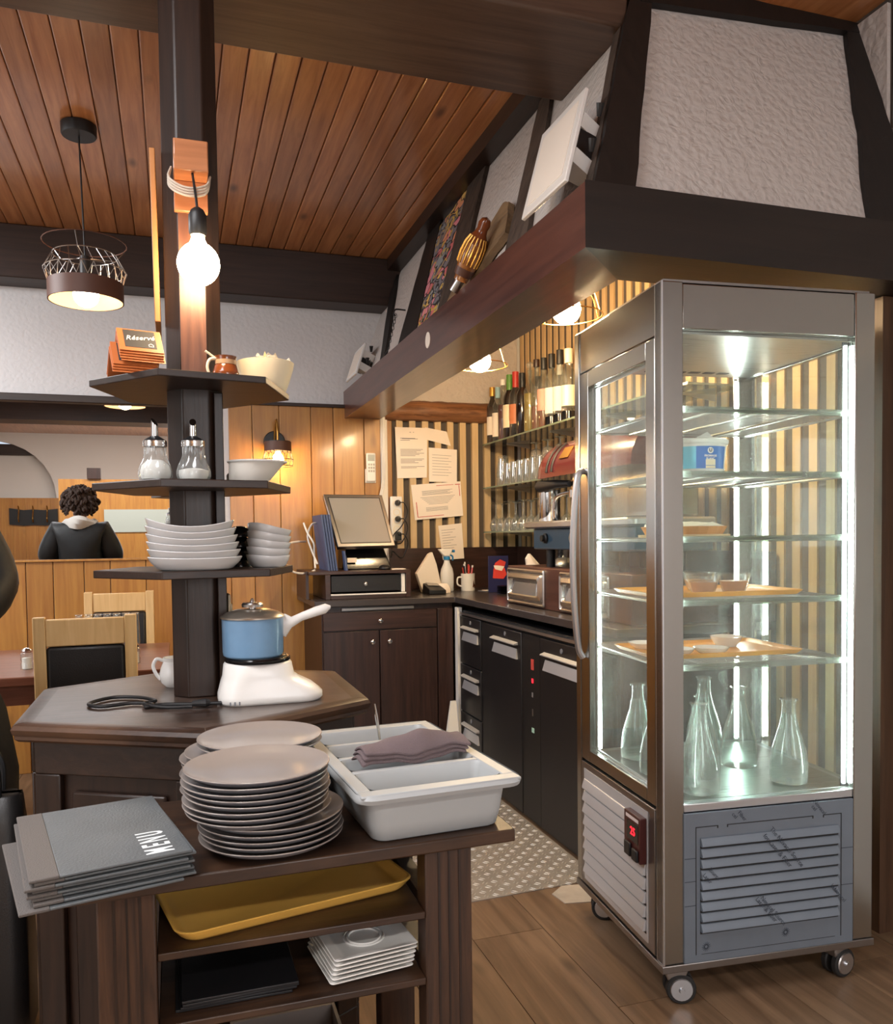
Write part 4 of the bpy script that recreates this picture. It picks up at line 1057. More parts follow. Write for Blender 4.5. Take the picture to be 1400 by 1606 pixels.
# till cabinet
tc_ = thing('till_cabinet', 'dark walnut cabinet with a drawer and two doors under the till', 'cabinet', (1.05,4.45,0))
part('body', MB().box(.70,4.17,0,1.398,4.77,.8675), M['walnut'], tc_, world=True)
dr = part('drawer', MB().box(.705,4.15,.745,1.305,4.1695,.838), M['walnutx'], tc_, world=True, bevel=.002)
rm = rootmat(tc_).inverted()
def knob(parent, x, y, z, ax='y', s=1):
    k = part('knob', MB().lathe([(.004,0),(.005,-.008),(.0115,-.014),(.012,-.02),(.007,-.024),(.001,-.025)], 16, (x,y,z), 'y'), M['chrome'], parent)
    k.data.transform(rootmat(parent).inverted()); return k
knob(dr, .998, 4.15, .79)
d1 = part('door', MB().box(.705,4.15,.06,.992,4.1695,.738), M['walnut'], tc_, world=True, bevel=.002); knob(d1, .955, 4.15, .682)
d2 = part('door', MB().box(.998,4.15,.06,1.305,4.1695,.738), M['walnut'], tc_, world=True, bevel=.002); knob(d2, 1.045, 4.15, .682)
part('filler_panel', MB().box(1.311,4.15,.02,1.395,4.1695,.838), M['walnut'], tc_, world=True, bevel=.002)
part('plinth', MB().box(.72,4.156,.0,1.3,4.1695,.055), M['black'], tc_, world=True)
part('metal_strip', MB().box(.80,4.148,.846,1.18,4.1695,.858), M['steeldark'], tc_, world=True)
# cash drawer housing
ch_ = thing('cash_drawer_housing', 'brown wooden housing with a black cash drawer, under the till screen', 'cash drawer', (.95,4.4,.9005))
for a in ((.73,4.215,.9005,.757,4.62,1.028),(1.158,4.215,.9005,1.185,4.62,1.028),(.757,4.215,.9005,1.158,4.62,.925),(.65,4.215,1.0285,1.185,4.62,1.046),(.757,4.60,.925,1.158,4.62,1.028)):
    part('panel', MB().box(*a), M['walnutx'], ch_, world=True, bevel=.002)
part('side_panel', MB().box(.64,4.28,.9005,.655,4.62,1.046), M['walnut'], ch_, world=True)
part('drawer_front', MB().box(.762,4.235,.935,1.135,4.59,1.022), M['blackmatte'], ch_, world=True, bevel=.003)
part('slot', MB().box(1.0,4.2335,.972,1.10,4.2352,.976).box(.79,4.2335,.969,.81,4.2352,.975), M['black'], ch_, world=True)
part('lock', MB().lathe([(.001,0),(.011,0),(.011,-.008),(.006,-.01),(.001,-.01)], 18, (.945,4.235,.975), 'y'), M['chrome'], ch_, world=True)
part('white_edge', MB().box(1.137,4.23,.93,1.156,4.59,1.026), M['white'], ch_, world=True)
part('bottom_strip', MB().box(.757,4.212,.921,1.158,4.2145,.928), M['white'], ch_, world=True)
# till monitor
mo = thing('till_monitor', 'grey touch-screen till monitor tilted back on a black stand', 'monitor', (.95,4.42,1.0465))
a, b_, c, d_ = Vector((.815,4.30,1.165)), Vector((1.125,4.30,1.165)), Vector((1.06,4.47,1.425)), Vector((.75,4.47,1.425))
a, b_, c, d_ = Vector((.815,4.30,1.17)), Vector((1.127,4.30,1.172)), Vector((1.09,4.44,1.452)), Vector((.765,4.44,1.454))
nn = (b_-a).cross(d_-a).normalized()   # faces the viewer
def inset(f, o=0):
    ctr = (a+b_+c+d_)/4
    return [p+(ctr-p)*f+nn*o for p in (a,b_,c,d_)]
part('screen_frame', MB().extr(inset(0), -nn*.035), M['steeldark'], mo, world=True, bevel=.004)
part('glass_border', MB().extr(inset(.12,.0004), nn*.001), M['black'], mo, world=True)
part('screen', MB().extr(inset(.15,.0015), nn*.001), M['screen'], mo, world=True)
part('stand', MB().hexa([(.86,4.36,1.0465),(1.12,4.36,1.0465),(1.12,4.56,1.0465),(.86,4.56,1.0465),(.88,4.40,1.17),(1.08,4.40,1.17),(1.06,4.52,1.30),(.86,4.52,1.30)]), M['blackgloss'], mo, world=True, bevel=.006)
part('sticker', MB().box(.875,4.356,1.085,.925,4.3605,1.11), M['paper'], mo, world=True)
# folders beside the monitor
for i in range(5):
    f0 = .722+i*.0135
    single('folder', MB().hexa([(f0+.04,4.30,1.0466),(f0+.05,4.30,1.0466),(f0+.05,4.58,1.0466),(f0+.04,4.58,1.0466),(f0-.008+.012,4.30,1.34),(f0+.002+.012,4.30,1.34),(f0+.002+.012,4.58,1.34),(f0-.008+.012,4.58,1.34)]) if i < 4 else
           MB().hexa([(.845,4.25,1.0466),(.856,4.25,1.0466),(.856,4.30,1.0466),(.845,4.30,1.0466),(.832,4.25,1.15),(.842,4.25,1.15),(.842,4.29,1.15),(.832,4.29,1.15)]),
           M['navy'], ('navy blue folder leaning beside the till monitor, %s from the left' % ORD[i]) if i < 4 else 'small navy folder leaning under the till screen', 'folder', group='navy folders by the till', smooth=False)
ms = thing('mouse', 'black computer mouse on the cash drawer housing', 'mouse', (1.06,4.28,1.0465))
part('shell', MB().sphere((0,0,.008), .02, 18, 8, .75, 1.4, .6) if False else MB().loft([[(x,y,z) for x,y in rrect(-.028*s,-.045*s,.028*s,.045*s,.025*s,5)] for z,s in ((0,.9),(.006,1),(.016,.9),(.023,.6),(.025,.25))]), M['black'], ms, ang=1.2)
part('wheel', MB().cyl((-.004,.024,.018), .006, .006, 10, 'x'), M['rubber'], ms)
single('receipt_pad', MB().box(1.09,4.24,1.0466,1.165,4.30,1.051), M['paper'], 'small white paper pad beside the mouse on the cash drawer housing', 'paper')
cbk = thing('white_cables', 'loops of white cable hanging at the left of the till', 'cable', (.66,4.4,1.0))
part('cable', MB().tube(smoothpath([(.70,4.36,1.05),(.66,4.33,1.035),(.58,4.28,1.045),(.53,4.27,1.09),(.52,4.28,1.15),(.56,4.32,1.19),(.62,4.42,1.20),(.69,4.60,1.20)]), .0055, 8), M['cable'], cbk, world=True)
part('cable', MB().tube(smoothpath([(.655,4.42,1.30),(.67,4.40,1.25),(.70,4.38,1.19),(.705,4.40,1.14),(.70,4.34,1.06)]), .005, 8), M['cable'], cbk, world=True)
part('cable', MB().tube(smoothpath([(.74,4.48,1.30),(.70,4.44,1.29),(.675,4.42,1.23),(.69,4.40,1.16),(.715,4.36,1.08)]), .005, 8), M['cable'], cbk, world=True)
# wall things by the till
rc = thing('remote_control', 'white remote control in a holder on the honey panelling', 'remote control', (1.103,4.776,1.54))
part('holder', MB().box(1.072,4.765,1.538,1.136,4.7775,1.62), M['white'], rc, world=True, bevel=.003)
part('body', MB().box(1.076,4.748,1.545,1.132,4.7645,1.712), M['white'], rc, world=True, bevel=.006)
part('display', MB().box(1.084,4.7465,1.665,1.124,4.7482,1.703), plain('grey_lcd', (150,156,152), .3), rc, world=True)
bt = MB()
for i in range(3):
    for j in range(3): bt.box(1.086+i*.014,4.7465,1.60+j*.019,1.096+i*.014,4.7485,1.612+j*.019)
part('buttons', bt, plain('grey_buttons', (168,166,160), .5), rc, world=True)
du = single('cable_duct', MB().box(1.166,4.752,.95,1.205,4.7775,1.93), M['cable'], 'vertical white cable duct at the edge of the honey panelling', 'duct', bevel=.004)
cbd = thing('wall_cables', 'bundle of thin white cables running down the cable duct', 'cable', (1.17,4.745,1.3))
for k in range(3):
    part('cable', MB().tube(smoothpath([(1.175+.006*k,4.742,1.92),(1.172+.006*k,4.741,1.7),(1.168+.008*k,4.74,1.55),(1.14+.006*k,4.735,1.42),(1.12+.006*k,4.73,1.3)]), .0035, 6), M['cable'], cbd, world=True)
ps = thing('power_strip', 'white wall power strip with black plugs, beside the paper notes', 'power strip', (1.245,4.775,1.2))
part('housing', MB().box(1.215,4.735,1.195,1.285,4.7615,1.458), M['white'], ps, world=True, bevel=.005)
for i, z in enumerate((1.415,1.365,1.315,1.265,1.22)):
    s_ = part('socket', MB().lathe([(.021,0),(.021,-.002),(.018,-.002),(.017,.004),(.001,.004)], 20, (1.25,4.7345,z), 'y', cap0=False), M['cream'], ps, world=True)
for i, z in enumerate((1.42,1.325,1.235)):
    p_ = part('plug', MB().lathe([(.017,0),(.017,-.014),(.009,-.03),(.007,-.044),(.001,-.045)], 18, (1.255,4.732,z), 'y'), M['black'], ps, world=True)
    w_ = part('lead', MB().tube(smoothpath([(1.255,4.69,z),(1.28,4.67,z-.005),(1.30,4.68,z-.06),(1.265,4.69,z-.14),(1.21,4.68,z-.2+.05*i),(1.19,4.65,1.10)]), .0035, 6), M['black'], p_)
    w_.data.transform(rootmat(ps).inverted())
part('adaptor', MB().box(1.235,4.70,1.20,1.27,4.7345,1.245), M['black'], ps, world=True, bevel=.004)

# paper notes
def note(name, label, pts, y, lines=(), red=None, curl=0.0, m='paper'):
    t = thing(name, label, 'paper', ((pts[0][0]+pts[2][0])/2, y, pts[2][1]), 0, None)
    part('sheet', MB().extr([(px_, y, pz_) for px_, pz_ in pts], (0,.0012,0)), M[m], t, world=True, smooth=False)
    (x0,z0),(x1,z1),(x2,z2),(x3,z3) = [Vector(p) for p in pts[:4]]
    P4 = [Vector(p) for p in pts[:4]]
    def bil(u, v): # u right, v down
        top = P4[0].lerp(P4[1],u); bot = P4[3].lerp(P4[2],u); return top.lerp(bot,v)
    if lines:
        lb = MB()
        for v, u0, u1 in lines:
            q0, q1 = bil(u0,v), bil(u1,v); q2, q3 = bil(u1,v+.009), bil(u0,v+.009)
            lb.face([(q0.x,y-.0004,q0.y),(q1.x,y-.0004,q1.y),(q2.x,y-.0004,q2.y),(q3.x,y-.0004,q3.y)])
        part('print_lines', lb, M['ink'], t, world=True, kind='stuff')
    if red:
        rb = MB()
        for u0,v0,u1,v1 in red:
            q = [bil(u0,v0),bil(u1,v0),bil(u1,v1),bil(u0,v1)]
            rb.face([(p.x,y-.0005,p.y) for p in q])
        part('red_border', rb, M['redink'], t, world=True)
    return t
note('printed_notice', 'tall printed notice, topmost left of the papers on the slats', [(1.252,1.868),(1.452,1.868),(1.445,1.572),(1.262,1.566)], 4.755,
     [(.09,.44,.49),(.09,.55,.58)]+[(.21,.15,.62),(.22,.2,.7),(.25,.15,.45)]+[(.43+.025*i,.14,(.86,.8,.66,.9,.75,.62)[i]) for i in range(6)]+[(.62+.025*i,.14,(.9,.84,.6,.72)[i]) for i in range(4)]+[(.77,.14,.92),(.795,.14,.66)])
note('printed_card', 'cream card curling behind the tall printed notice, on the slats', [(1.44,1.872),(1.575,1.85),(1.60,1.765),(1.44,1.80)], 4.7585)
note('lined_note', 'white lined note at the right of the tall printed notice', [(1.458,1.752),(1.637,1.742),(1.634,1.545),(1.458,1.548)], 4.753, [(.2+.085*i,.12,.8-.1*(i%2)) for i in range(8)])
note('certificate', 'wide certificate with a broken red border, on the slats', [(1.345,1.527),(1.657,1.552),(1.672,1.343),(1.366,1.318)], 4.752,
     [(.2+.028*i,.2,.82-.05*(i%3)) for i in range(5)]+[(.38+.04*i,.16+.03*i,.86-.03*i) for i in range(6)]+[(.68+.03*i,.25,.7) for i in range(4)], [(.88,.07,.985,.09),(.5,.07,.85,.083),(.955,.1,.968,.42),(.06,.5,.075,.92),(.06,.92,.6,.936)])
note('handwritten_sheet', 'white handwritten sheet, lowest of the papers on the slats', [(1.513,1.283),(1.664,1.298),(1.677,1.083),(1.54,1.076)], 4.757, [(.14+.075*i,.1,.7-.12*(i%3)) for i in range(9)])

# small things on the till worktop
Zw = .9005
tr = single('napkin_triangle', MB().extr([(1.335,4.50,Zw),(1.455,4.50,Zw),(1.42,4.50,1.06),(1.395,4.50,1.13),(1.375,4.50,1.12),(1.30,4.50,1.01)], (0,.04,0)), M['whitematte'], 'folded white card standing upright behind the card terminal', 'card', bevel=.003)
kt = thing('card_terminal', 'black payment card terminal on the worktop right of the cash drawer', 'card terminal', (1.37,4.40,Zw))
part('body', MB().hexa([(-.05,-.07,0),(.05,-.07,0),(.05,.07,0),(-.05,.07,0),(-.05,-.07,.028),(.05,-.07,.022),(.045,.06,.05),(-.045,.06,.058)]), M['black'], kt, bevel=.004)
part('screen', MB().hexa([(-.035,.0,.0465),(.035,.0,.0425),(.035,.05,.0535),(-.035,.05,.06),(-.035,.0,.0485),(.035,.0,.0445),(.035,.05,.0545),(-.035,.05,.061)]), M['screen'], kt)
sb = thing('spray_bottle', 'translucent white spray bottle with a blue band', 'spray bottle', (1.50,4.56,Zw))
part('bottle', MB().lathe([(.001,0),(.036,0),(.04,.006),(.04,.10),(.034,.13),(.018,.165),(.016,.185),(.001,.185)], 24, sx=1, sy=.8), M['spray'], sb)
part('band', MB().lathe([(.019,.183),(.02,.185),(.02,.2),(.019,.202)], 20), M['sprayblue'], sb)
part('sprayer_head', MB().hexa([(-.02,-.014,.202),(.016,-.014,.202),(.016,.014,.202),(-.02,.014,.202),(-.055,-.012,.245),(.034,-.016,.245),(.034,.016,.245),(-.055,.012,.245)]), M['white'], sb, bevel=.006)
part('nozzle', MB().cyl((.034,0,.232), .008, .014, 12, 'x'), M['sprayblue'], sb)
part('trigger', MB().tube(smoothpath([(.02,0,.212),(.036,0,.20),(.036,0,.178)]), .005, 8), M['sprayblue'], sb)
single('tissue', MB().loft([[(1.44+.045*math.cos(a)*s+.004*math.sin(5*a),4.45+.04*math.sin(a)*s,Zw+z) for a in [2*PI*i/14 for i in range(14)]] for z,s in ((0,1),(.02,1.05),(.04,.8),(.052,.5))]), M['paper'], 'crumpled white tissue in front of the spray bottle', 'tissue')
pcup = thing('pen_cup', 'white mug with a brown picture, holding pens', 'cup', (1.625,4.55,Zw))
part('mug', MB().lathe([(.001,0),(.04,0),(.041,.004),(.041,.1),(.038,.1),(.037,.01),(.001,.008)], 28), M['china'], pcup)
part('picture', MB().extr([(0.0415*math.cos(a), .0415*math.sin(a), z) for a, z in [(-1.2,.02),(-.6,.015),(-.2,.03),(-.1,.07),(-.5,.085),(-1.0,.06)]], (.0006,-.0008,0)), M['brownglaze'], pcup)
part('handle', MB().tube(smoothpath([(-.04,0,.08),(-.062,0,.075),(-.064,0,.04),(-.04,0,.025)]), .005, 8), M['china'], pcup)
for i in range(7):
    a = i*.9; 
    pn = thing('pen', '%s pen standing in the white mug' % ('black-capped red','red and white, longest','silver','white-topped red, rearmost','dark','plain red, leftmost','pink')[i], 'pen', (1.625,4.55,Zw), 0, 'pens in the mug')
    part('barrel', MB().tube([(.012*math.cos(a),.012*math.sin(a),.0095),(.03*math.cos(a),.03*math.sin(a),.135+.01*(i%3))], .004, 8), (M['redink'],M['redink'],M['satin'],M['redink'],M['black'],M['redink'],plain('pink_plastic',(220,120,130),.4))[i], pn)
    part('cap', MB().tube([(.03*math.cos(a),.03*math.sin(a),.1355+.01*(i%3)),(.0315*math.cos(a),.0315*math.sin(a),.147+.01*(i%3))], .0046, 8), M['black'] if i%2 else M['white'], pn)
for i in range(3):
    single('paper_slip', MB().box(-.06,-.035,0,.06,.035,.0022), M['paper'] if i==1 else M['platerim'], '%s of the loose slips lying on the worktop by the pens' % ('lowest','middle','topmost')[i], 'paper', (1.73+.02*i,4.47-.01*i,Zw+i*.0026), .2-.25*i, 'loose slips on the worktop')

# poster, glasses stand and paper bag at the corner
pst = thing('advert_card', 'small dark blue advert card with a red and white picture, on the worktop', 'card', (1.73,4.33,Zw))
part('card', MB().box(-.06,0,.0,.06,.006,.205), plain('dark_blue_card', (34,36,80), .5), pst, bevel=.001)
part('picture', MB().extr([(-.035,-.0008,.08),(.03,-.0008,.075),(.05,-.0008,.1),(.035,-.0008,.14),(.045,-.0008,.17),(.01,-.0008,.185),(-.02,-.0008,.165),(-.03,-.0008,.13)], (0,.0006,0)), plain('red_ink', (214,66,56), .5), pst, smooth=False)
part('picture_white', MB().extr([(-.02,-.0015,.13),(.02,-.0015,.12),(.035,-.0015,.145),(.01,-.0015,.15),(-.03,-.0015,.152)], (0,.0006,0)), M['paper'], pst, smooth=False)
for i in range(5):
    single('black_saucer', MB().lathe([(.001,0),(.03,0),(.052,.006),(.058,.0105),(.056,.0115),(.03,.005),(.001,.004)], 24), M['blackgloss'], 'black saucer, %s from the bottom of the stack before the blue advert card' % ORD[i], 'saucer', (1.735,4.22,Zw+.0002+i*.0078), 0, 'black saucers on the worktop')
pb = MB()
rings = []
for i, (z, s, ox) in enumerate(((0,.055,.0),(.05,.06,.002),(.09,.04,.0),(.13,.05,-.004),(.17,.035,-.02),(.20,.025,-.035),(.225,.006,-.04))):
    rings.append([(ox+s*math.cos(2*PI*k/18)*(1+.18*math.sin(3*k+i)), s*.7*math.sin(2*PI*k/18)*(1+.15*math.cos(2*k+i)), z) for k in range(18)])
single('paper_bag', pb.loft(rings), M['whitematte'], 'crumpled white paper bag leaning on the wooden drawer box', 'bag', (1.75,3.86,Zw))
dbt = thing('dark_bottle', 'dark bottle with a ringed neck behind the paper bag', 'bottle', (1.93,3.95,Zw))
part('bottle', MB().lathe([(.001,0),(.04,0),(.042,.01),(.042,.14),(.034,.17),(.014,.2),(.014,.215),(.018,.218),(.014,.222),(.014,.24),(.018,.243),(.014,.248),(.014,.27),(.001,.272)], 24), M['blackgloss'], dbt)
part('cap', MB().cyl((0,0,.2725), .016, .03, 18), M['black'], dbt)

# knock-out drawer box with chrome fronts
kb = thing('coffee_drawer_box', 'long dark wooden box with two chrome drawers, on the bar worktop', 'drawer box', (1.7,3.2,Zw))
part('box', MB().box(1.502,2.52,Zw,1.86,3.64,1.078), M['walnutx'] if False else wood('walnut_side_grain', (62,36,30), (88,56,48), 'y', .36, 1, 0, .04), kb, world=True, bevel=.004)
for y1, y0 in ((3.625,3.215),(3.07,2.66)):
    def ring_(m_, x, t_): return [(x, yy, zz) for yy, zz in rrect(y0+m_, .9085+m_, y1-m_, 1.068-m_, .012, 4)]
    fr_ = part('drawer', MB().loft([ring_(0,1.5015,0), ring_(0,1.493,0), ring_(.006,1.489,0), ring_(.012,1.4935,0), ring_(.02,1.4935,0), ring_(.024,1.484,0), ring_(.04,1.478,0), ring_(.046,1.482,0), ring_(.05,1.4995,0)], False, True), M['dullchrome'], kb, world=True, ang=.5)
    rm = rootmat(kb).inverted()
    h_ = part('pull', MB().hexa([(1.483,y0+.07,.955),(1.483,y1-.07,.955),(1.499,y1-.07,.955),(1.499,y0+.07,.955),(1.494,y0+.085,1.005),(1.494,y1-.085,1.005),(1.499,y1-.085,1.005),(1.499,y0+.085,1.005)]), M['satin'], fr_)
    h_.data.transform(rm)

# espresso machine on the box
em = thing('espresso_machine', 'espresso machine with a maroon hood and blue-grey front panel, on the drawer box', 'coffee machine', (1.72,3.0,1.0785))
for a, b2_ in ((1.58,3.33),(1.58,2.7),(1.82,3.33),(1.82,2.7)):
    part('foot', MB().cyl((a,b2_,1.0785), .02, .078, 12), M['black'], em, world=True)
part('front_panel', MB().box(1.535,2.55,1.157,1.86,3.415,1.248), M['teal'], em, world=True, bevel=.006)
part('drip_tray', MB().loft([[(x,y,z) for x,y in rrect(1.50-s,2.52-s,1.86,3.465+s,.03,5)] for z,s in ((1.2485,-.012),(1.255,0),(1.272,0),(1.279,-.008))]), M['satin'], em, world=True)
part('knob', MB().lathe([(.022,0),(.022,-.008),(.014,-.012),(.014,-.024),(.001,-.024)], 18, (1.5345,3.28,1.205), 'x'), M['black'], em, world=True)
part('knob', MB().lathe([(.03,0),(.03,-.006),(.02,-.012),(.001,-.012)], 20, (1.5345,3.02,1.205), 'x'), M['satin'], em, world=True)
part('body', MB().box(1.66,2.55,1.2795,1.80,3.30,1.49), M['steel'], em, world=True, bevel=.01)
pr_ = []
hood_ = MB()
rr_ = []
for yy in (2.55,3.30,3.345,3.36):
    s = 1 if yy < 3.31 else (.96 if yy < 3.35 else .9)
    rr_.append([(1.68+(.0+.16*s)*math.cos(t_)*(1.0), yy, 1.475+.155*s*max(0,math.sin(t_))+(-.01 if math.sin(t_)<0.01 else 0)) for t_ in [PI*(1-i/16) for i in range(17)]])
part('hood', hood_.loft(rr_), M['maroon'], em, world=True)
sl_ = MB()
for yy in (3.19,3.24):
    sl_.tube([(1.68+.1615*math.cos(t_), yy, 1.476+.1565*math.sin(t_)) for t_ in [PI*(.98-.05*i) for i in range(7)]], .006, 6)
part('vent_slots', sl_, M['black'], em, world=True)
bd = MB().hexa([(1.68+.162*math.cos(t_), yy, 1.476+.157*math.sin(t_)+dz) for dz in (0,) for t_, yy in ((2.75,3.06),(2.75,3.14),(2.4,3.14),(2.4,3.06))]+[(1.68+.1645*math.cos(t_), yy, 1.476+.1595*math.sin(t_)) for t_, yy in ((2.75,3.06),(2.75,3.14),(2.4,3.14),(2.4,3.06))])
part('badge', bd, M['brass'], em, world=True)
part('group_head', MB().cyl((1.62,3.10,1.40), .045, .065, 20), M['chrome'], em, world=True)
ph = part('portafilter', MB().cyl((1.60,3.10,1.375), .042, .03, 20), M['chrome'], em, world=True)
h_ = part('handle', MB().tube([(1.57,3.12,1.432),(1.55,3.2,1.435),(1.535,3.34,1.432),(1.53,3.36,1.431)], [.014,.019,.026,.014], 14), M['black'], ph); h_.data.transform(rootmat(em).inverted())
part('steam_wand', MB().tube(smoothpath([(1.60,3.02,1.42),(1.58,3.10,1.40),(1.555,3.20,1.385),(1.55,3.23,1.34),(1.552,3.235,1.29)]), .0085, 10), M['chrome'], em, world=True)
single('milk_pitcher', MB().lathe([(.001,0),(.048,0),(.05,.004),(.05,.14),(.047,.14),(.046,.006),(.001,.006)], 28), M['chrome'], 'tall polished steel pitcher under the black handle of the espresso machine', 'pitcher', (1.60,3.375,1.2795))
gr = thing('coffee_grinder', 'coffee grinder with a dark smoked hopper, behind the maroon hood', 'grinder', (1.95,3.36,Zw))
part('base', MB().box(-.06,-.06,.0,.06,.06,.34) if False else MB().loft([[(x,y,z) for x,y in rrect(-.062*s,-.07*s,.062*s,.07*s,.02,4)] for z,s in ((0,1),(.30,1),(.38,.9),(.55,.8))]), M['black'], gr)
part('hopper', MB().loft([[(x,y,z) for x,y in rrect(-.085*s,-.085*s,.085*s,.085*s,.02,4)] for z,s in ((.5505,.6),(.64,.75),(.765,1.0),(.77,1.02))]), plain('smoked_hopper', (52,40,38), .12, coat=.4), gr)
part('lid', MB().loft([[(x,y,z) for x,y in rrect(-.088*s,-.088*s,.088*s,.088*s,.02,4)] for z,s in ((.7705,1),(.785,1),(.79,.96))]), M['blackgloss'], gr)
single('terracotta_bowl', MB().lathe([(.001,0),(.03,0),(.045,.02),(.055,.045),(.052,.045),(.04,.02),(.001,.008)], 28), M['terracotta'], 'small terracotta bowl under the espresso machine', 'bowl', (1.56,2.95,1.0787))
single('glass_cup', MB().lathe([(.028,0),(.034,.05),(.037,.07)], 20, cap1=False), M['glass'], 'small glass standing under the left end of the espresso machine', 'glass', (1.66,3.40,1.0787))
single('metal_lid', MB().lathe([(.001,0),(.06,0),(.058,.006),(.03,.03),(.008,.034),(.001,.045)], 24), M['satin'], 'small steel lid lying on the drawer box by the paper bag', 'lid', (1.75,3.55,1.0787))

# ------------------------------------------------------------------ refrigerated counter
uc = thing('refrigerated_counter', 'black refrigerated under-counter with three drawers and two doors with silver handles', 'fridge counter', (1.7,3.3,0))
part('body', MB().box(1.43,2.47,.03,2.0,4.085,.832), M['blackmatte'], uc, world=True)
part('top_strip', MB().box(1.408,2.47,.812,1.4295,4.085,.824), M['satin'], uc, world=True)
part('toe_kick', MB().box(1.46,2.47,.0,2.0,4.085,.0295), M['black'], uc, world=True)
rm = rootmat(uc).inverted()
def front(name, y0, y1, z0, z1, hy0, hy1, hz):
    f = part(name, MB().box(1.41,y0,z0,1.4295,y1,z1), M['blackmatte'], uc, world=True, bevel=.004)
    h = part('handle', MB().hexa([(1.389,hy0,hz),(1.389,hy1,hz),(1.4095,hy1,hz),(1.4095,hy0,hz),(1.389,hy0,hz+.004),(1.389,hy1,hz+.004),(1.4095,hy1,hz+.012),(1.4095,hy0,hz+.012)]).hexa([(1.40,hy0,hz-.062),(1.40,hy1,hz-.062),(1.4095,hy1,hz-.062),(1.4095,hy0,hz-.062),(1.4075,hy0+.012,hz-.018),(1.4075,hy1-.012,hz-.018),(1.4095,hy1-.012,hz-.018),(1.4095,hy0+.012,hz-.018)]), M['alu'], f)
    h.data.transform(rm)
    lk = part('lock', MB().lathe([(.01,0),(.01,-.003),(.001,-.003)], 14, (1.4095,(hy0+hy1)/2,hz+.035), 'x'), M['platerim'], f); lk.data.transform(rm)
front('drawer', 3.775, 4.08, .56, .805, 3.80, 4.03, .745)
front('drawer', 3.775, 4.08, .31, .555, 3.80, 4.03, .495)
front('drawer', 3.775, 4.08, .02, .305, 3.80, 4.03, .245)
front('door', 3.275, 3.68, .012, .80, 3.31, 3.60, .742)
front('door', 2.49, 3.085, .012, .80, 2.72, 3.04, .735)
part('post', MB().box(1.415,3.685,.012,1.4295,3.77,.80), M['black'], uc, world=True)
cpn = part('control_post', MB().box(1.413,3.09,.012,1.4295,3.27,.80), M['black'], uc, world=True)
for a in ((3.15,3.178,.655,.70,M['redink']),(3.158,3.172,.60,.618,M['redled']),(3.158,3.172,.54,.56,M['ink']),(3.16,3.17,.46,.49,M['satin']),(3.15,3.175,.39,.41,plain('pale_green_sticker',(170,214,196),.5))):
    q_ = part('control_label', MB().box(1.4118,a[0],a[2],1.4132,a[1],a[3]), a[4], cpn); q_.data.transform(rm)
# white edge panel between till cabinet and fridge counter
single('white_edge_panel', MB().box(1.4,4.09,.0,1.425,4.13,.845), M['white'], 'narrow white vertical edge panel between the walnut cabinet and the black fridge counter', 'panel')
single('tilted_panel', MB().hexa([(1.265,3.98,.004),(1.378,3.98,.004),(1.378,3.995,.004),(1.265,3.995,.004),(1.35,4.06,.36),(1.378,4.06,.36),(1.378,4.075,.36),(1.35,4.075,.36)]), M['white'], 'white offcut board leaning at the foot of the fridge counter', 'board')

# chequer plate on the floor
mt = thing('chequer_plate', 'aluminium chequer plate sheet on the floor behind the cart', 'floor plate', (1.0,3.3,.0004))
part('sheet', MB().hexa([(.72,2.545,.0004),(1.405,2.577,.0004),(1.404,4.08,.0004),(.72,4.08,.0004),(.72,2.545,.003),(1.405,2.577,.003),(1.404,4.08,.003),(.72,4.08,.003)]), plain('aluminium_sheet', (158,152,146), .5, .45, var=.12), mt, world=True)
td = MB()
stp = .034
for i in range(20):
    for j in range(44):
        cx, cy = .735+i*stp, 2.575+j*stp
        if cx > 1.388: continue
        a = PI/4 if (i+j) % 2 else -PI/4
        ux, uy = math.cos(a), math.sin(a)
        for s in (-.006,.006):
            ox, oy = -uy*s, ux*s
            l_, w_ = .0125, .0026
            base_ = [(cx+ox+ux*p-uy*q, cy+oy+uy*p+ux*q, .0028) for p, q in ((-l_,0),(0,-w_),(l_,0),(0,w_))]
            top_ = [(cx+ox+ux*p*.5-uy*q*.5, cy+oy+uy*p*.5+ux*q*.5, .0046) for p, q in ((-l_,0),(0,-w_),(l_,0),(0,w_))]
            td.loft([base_, top_], False, True)
part('treads', td, plain('polished_treads', (196,192,186), .45, .35), mt, world=True, kind='stuff', smooth=False)

# ------------------------------------------------------------------ glass shelves, bottles and glasses
def gshelf(z, lab, y0=2.62, x0=1.80):
    t = thing('glass_shelf', lab, 'shelf', (1.92,3.7,z))
    part('glass_sheet', MB().box(x0,y0,z-.008,2.047,4.74,z), M['shelfglass'], t, world=True)
    part('front_edge', MB().box(x0-.0012,y0,z-.0085,x0,4.74,z+.0005), plain('green_glass_edge', (120,132,112), .15), t, world=True)
    for y in [q for q in (2.8,3.4,3.7,4.0,4.6) if q > y0]:
        part('bracket', MB().hexa([(1.90,y-.003,z-.013),(2.049,y-.003,z-.035),(2.049,y+.003,z-.035),(1.90,y+.003,z-.013),(1.90,y-.003,z-.0085),(2.049,y-.003,z-.0085),(2.049,y+.003,z-.0085),(1.90,y+.003,z-.0085)]), M['satin'], t, world=True)
gshelf(1.775, 'top glass shelf on the slatted wall, carrying the bottles')
gshelf(1.512, 'middle glass shelf on the slatted wall, carrying the tumblers', 3.62)
gshelf(1.245, 'bottom glass shelf on the slatted wall, carrying the stemmed glasses', 3.62)
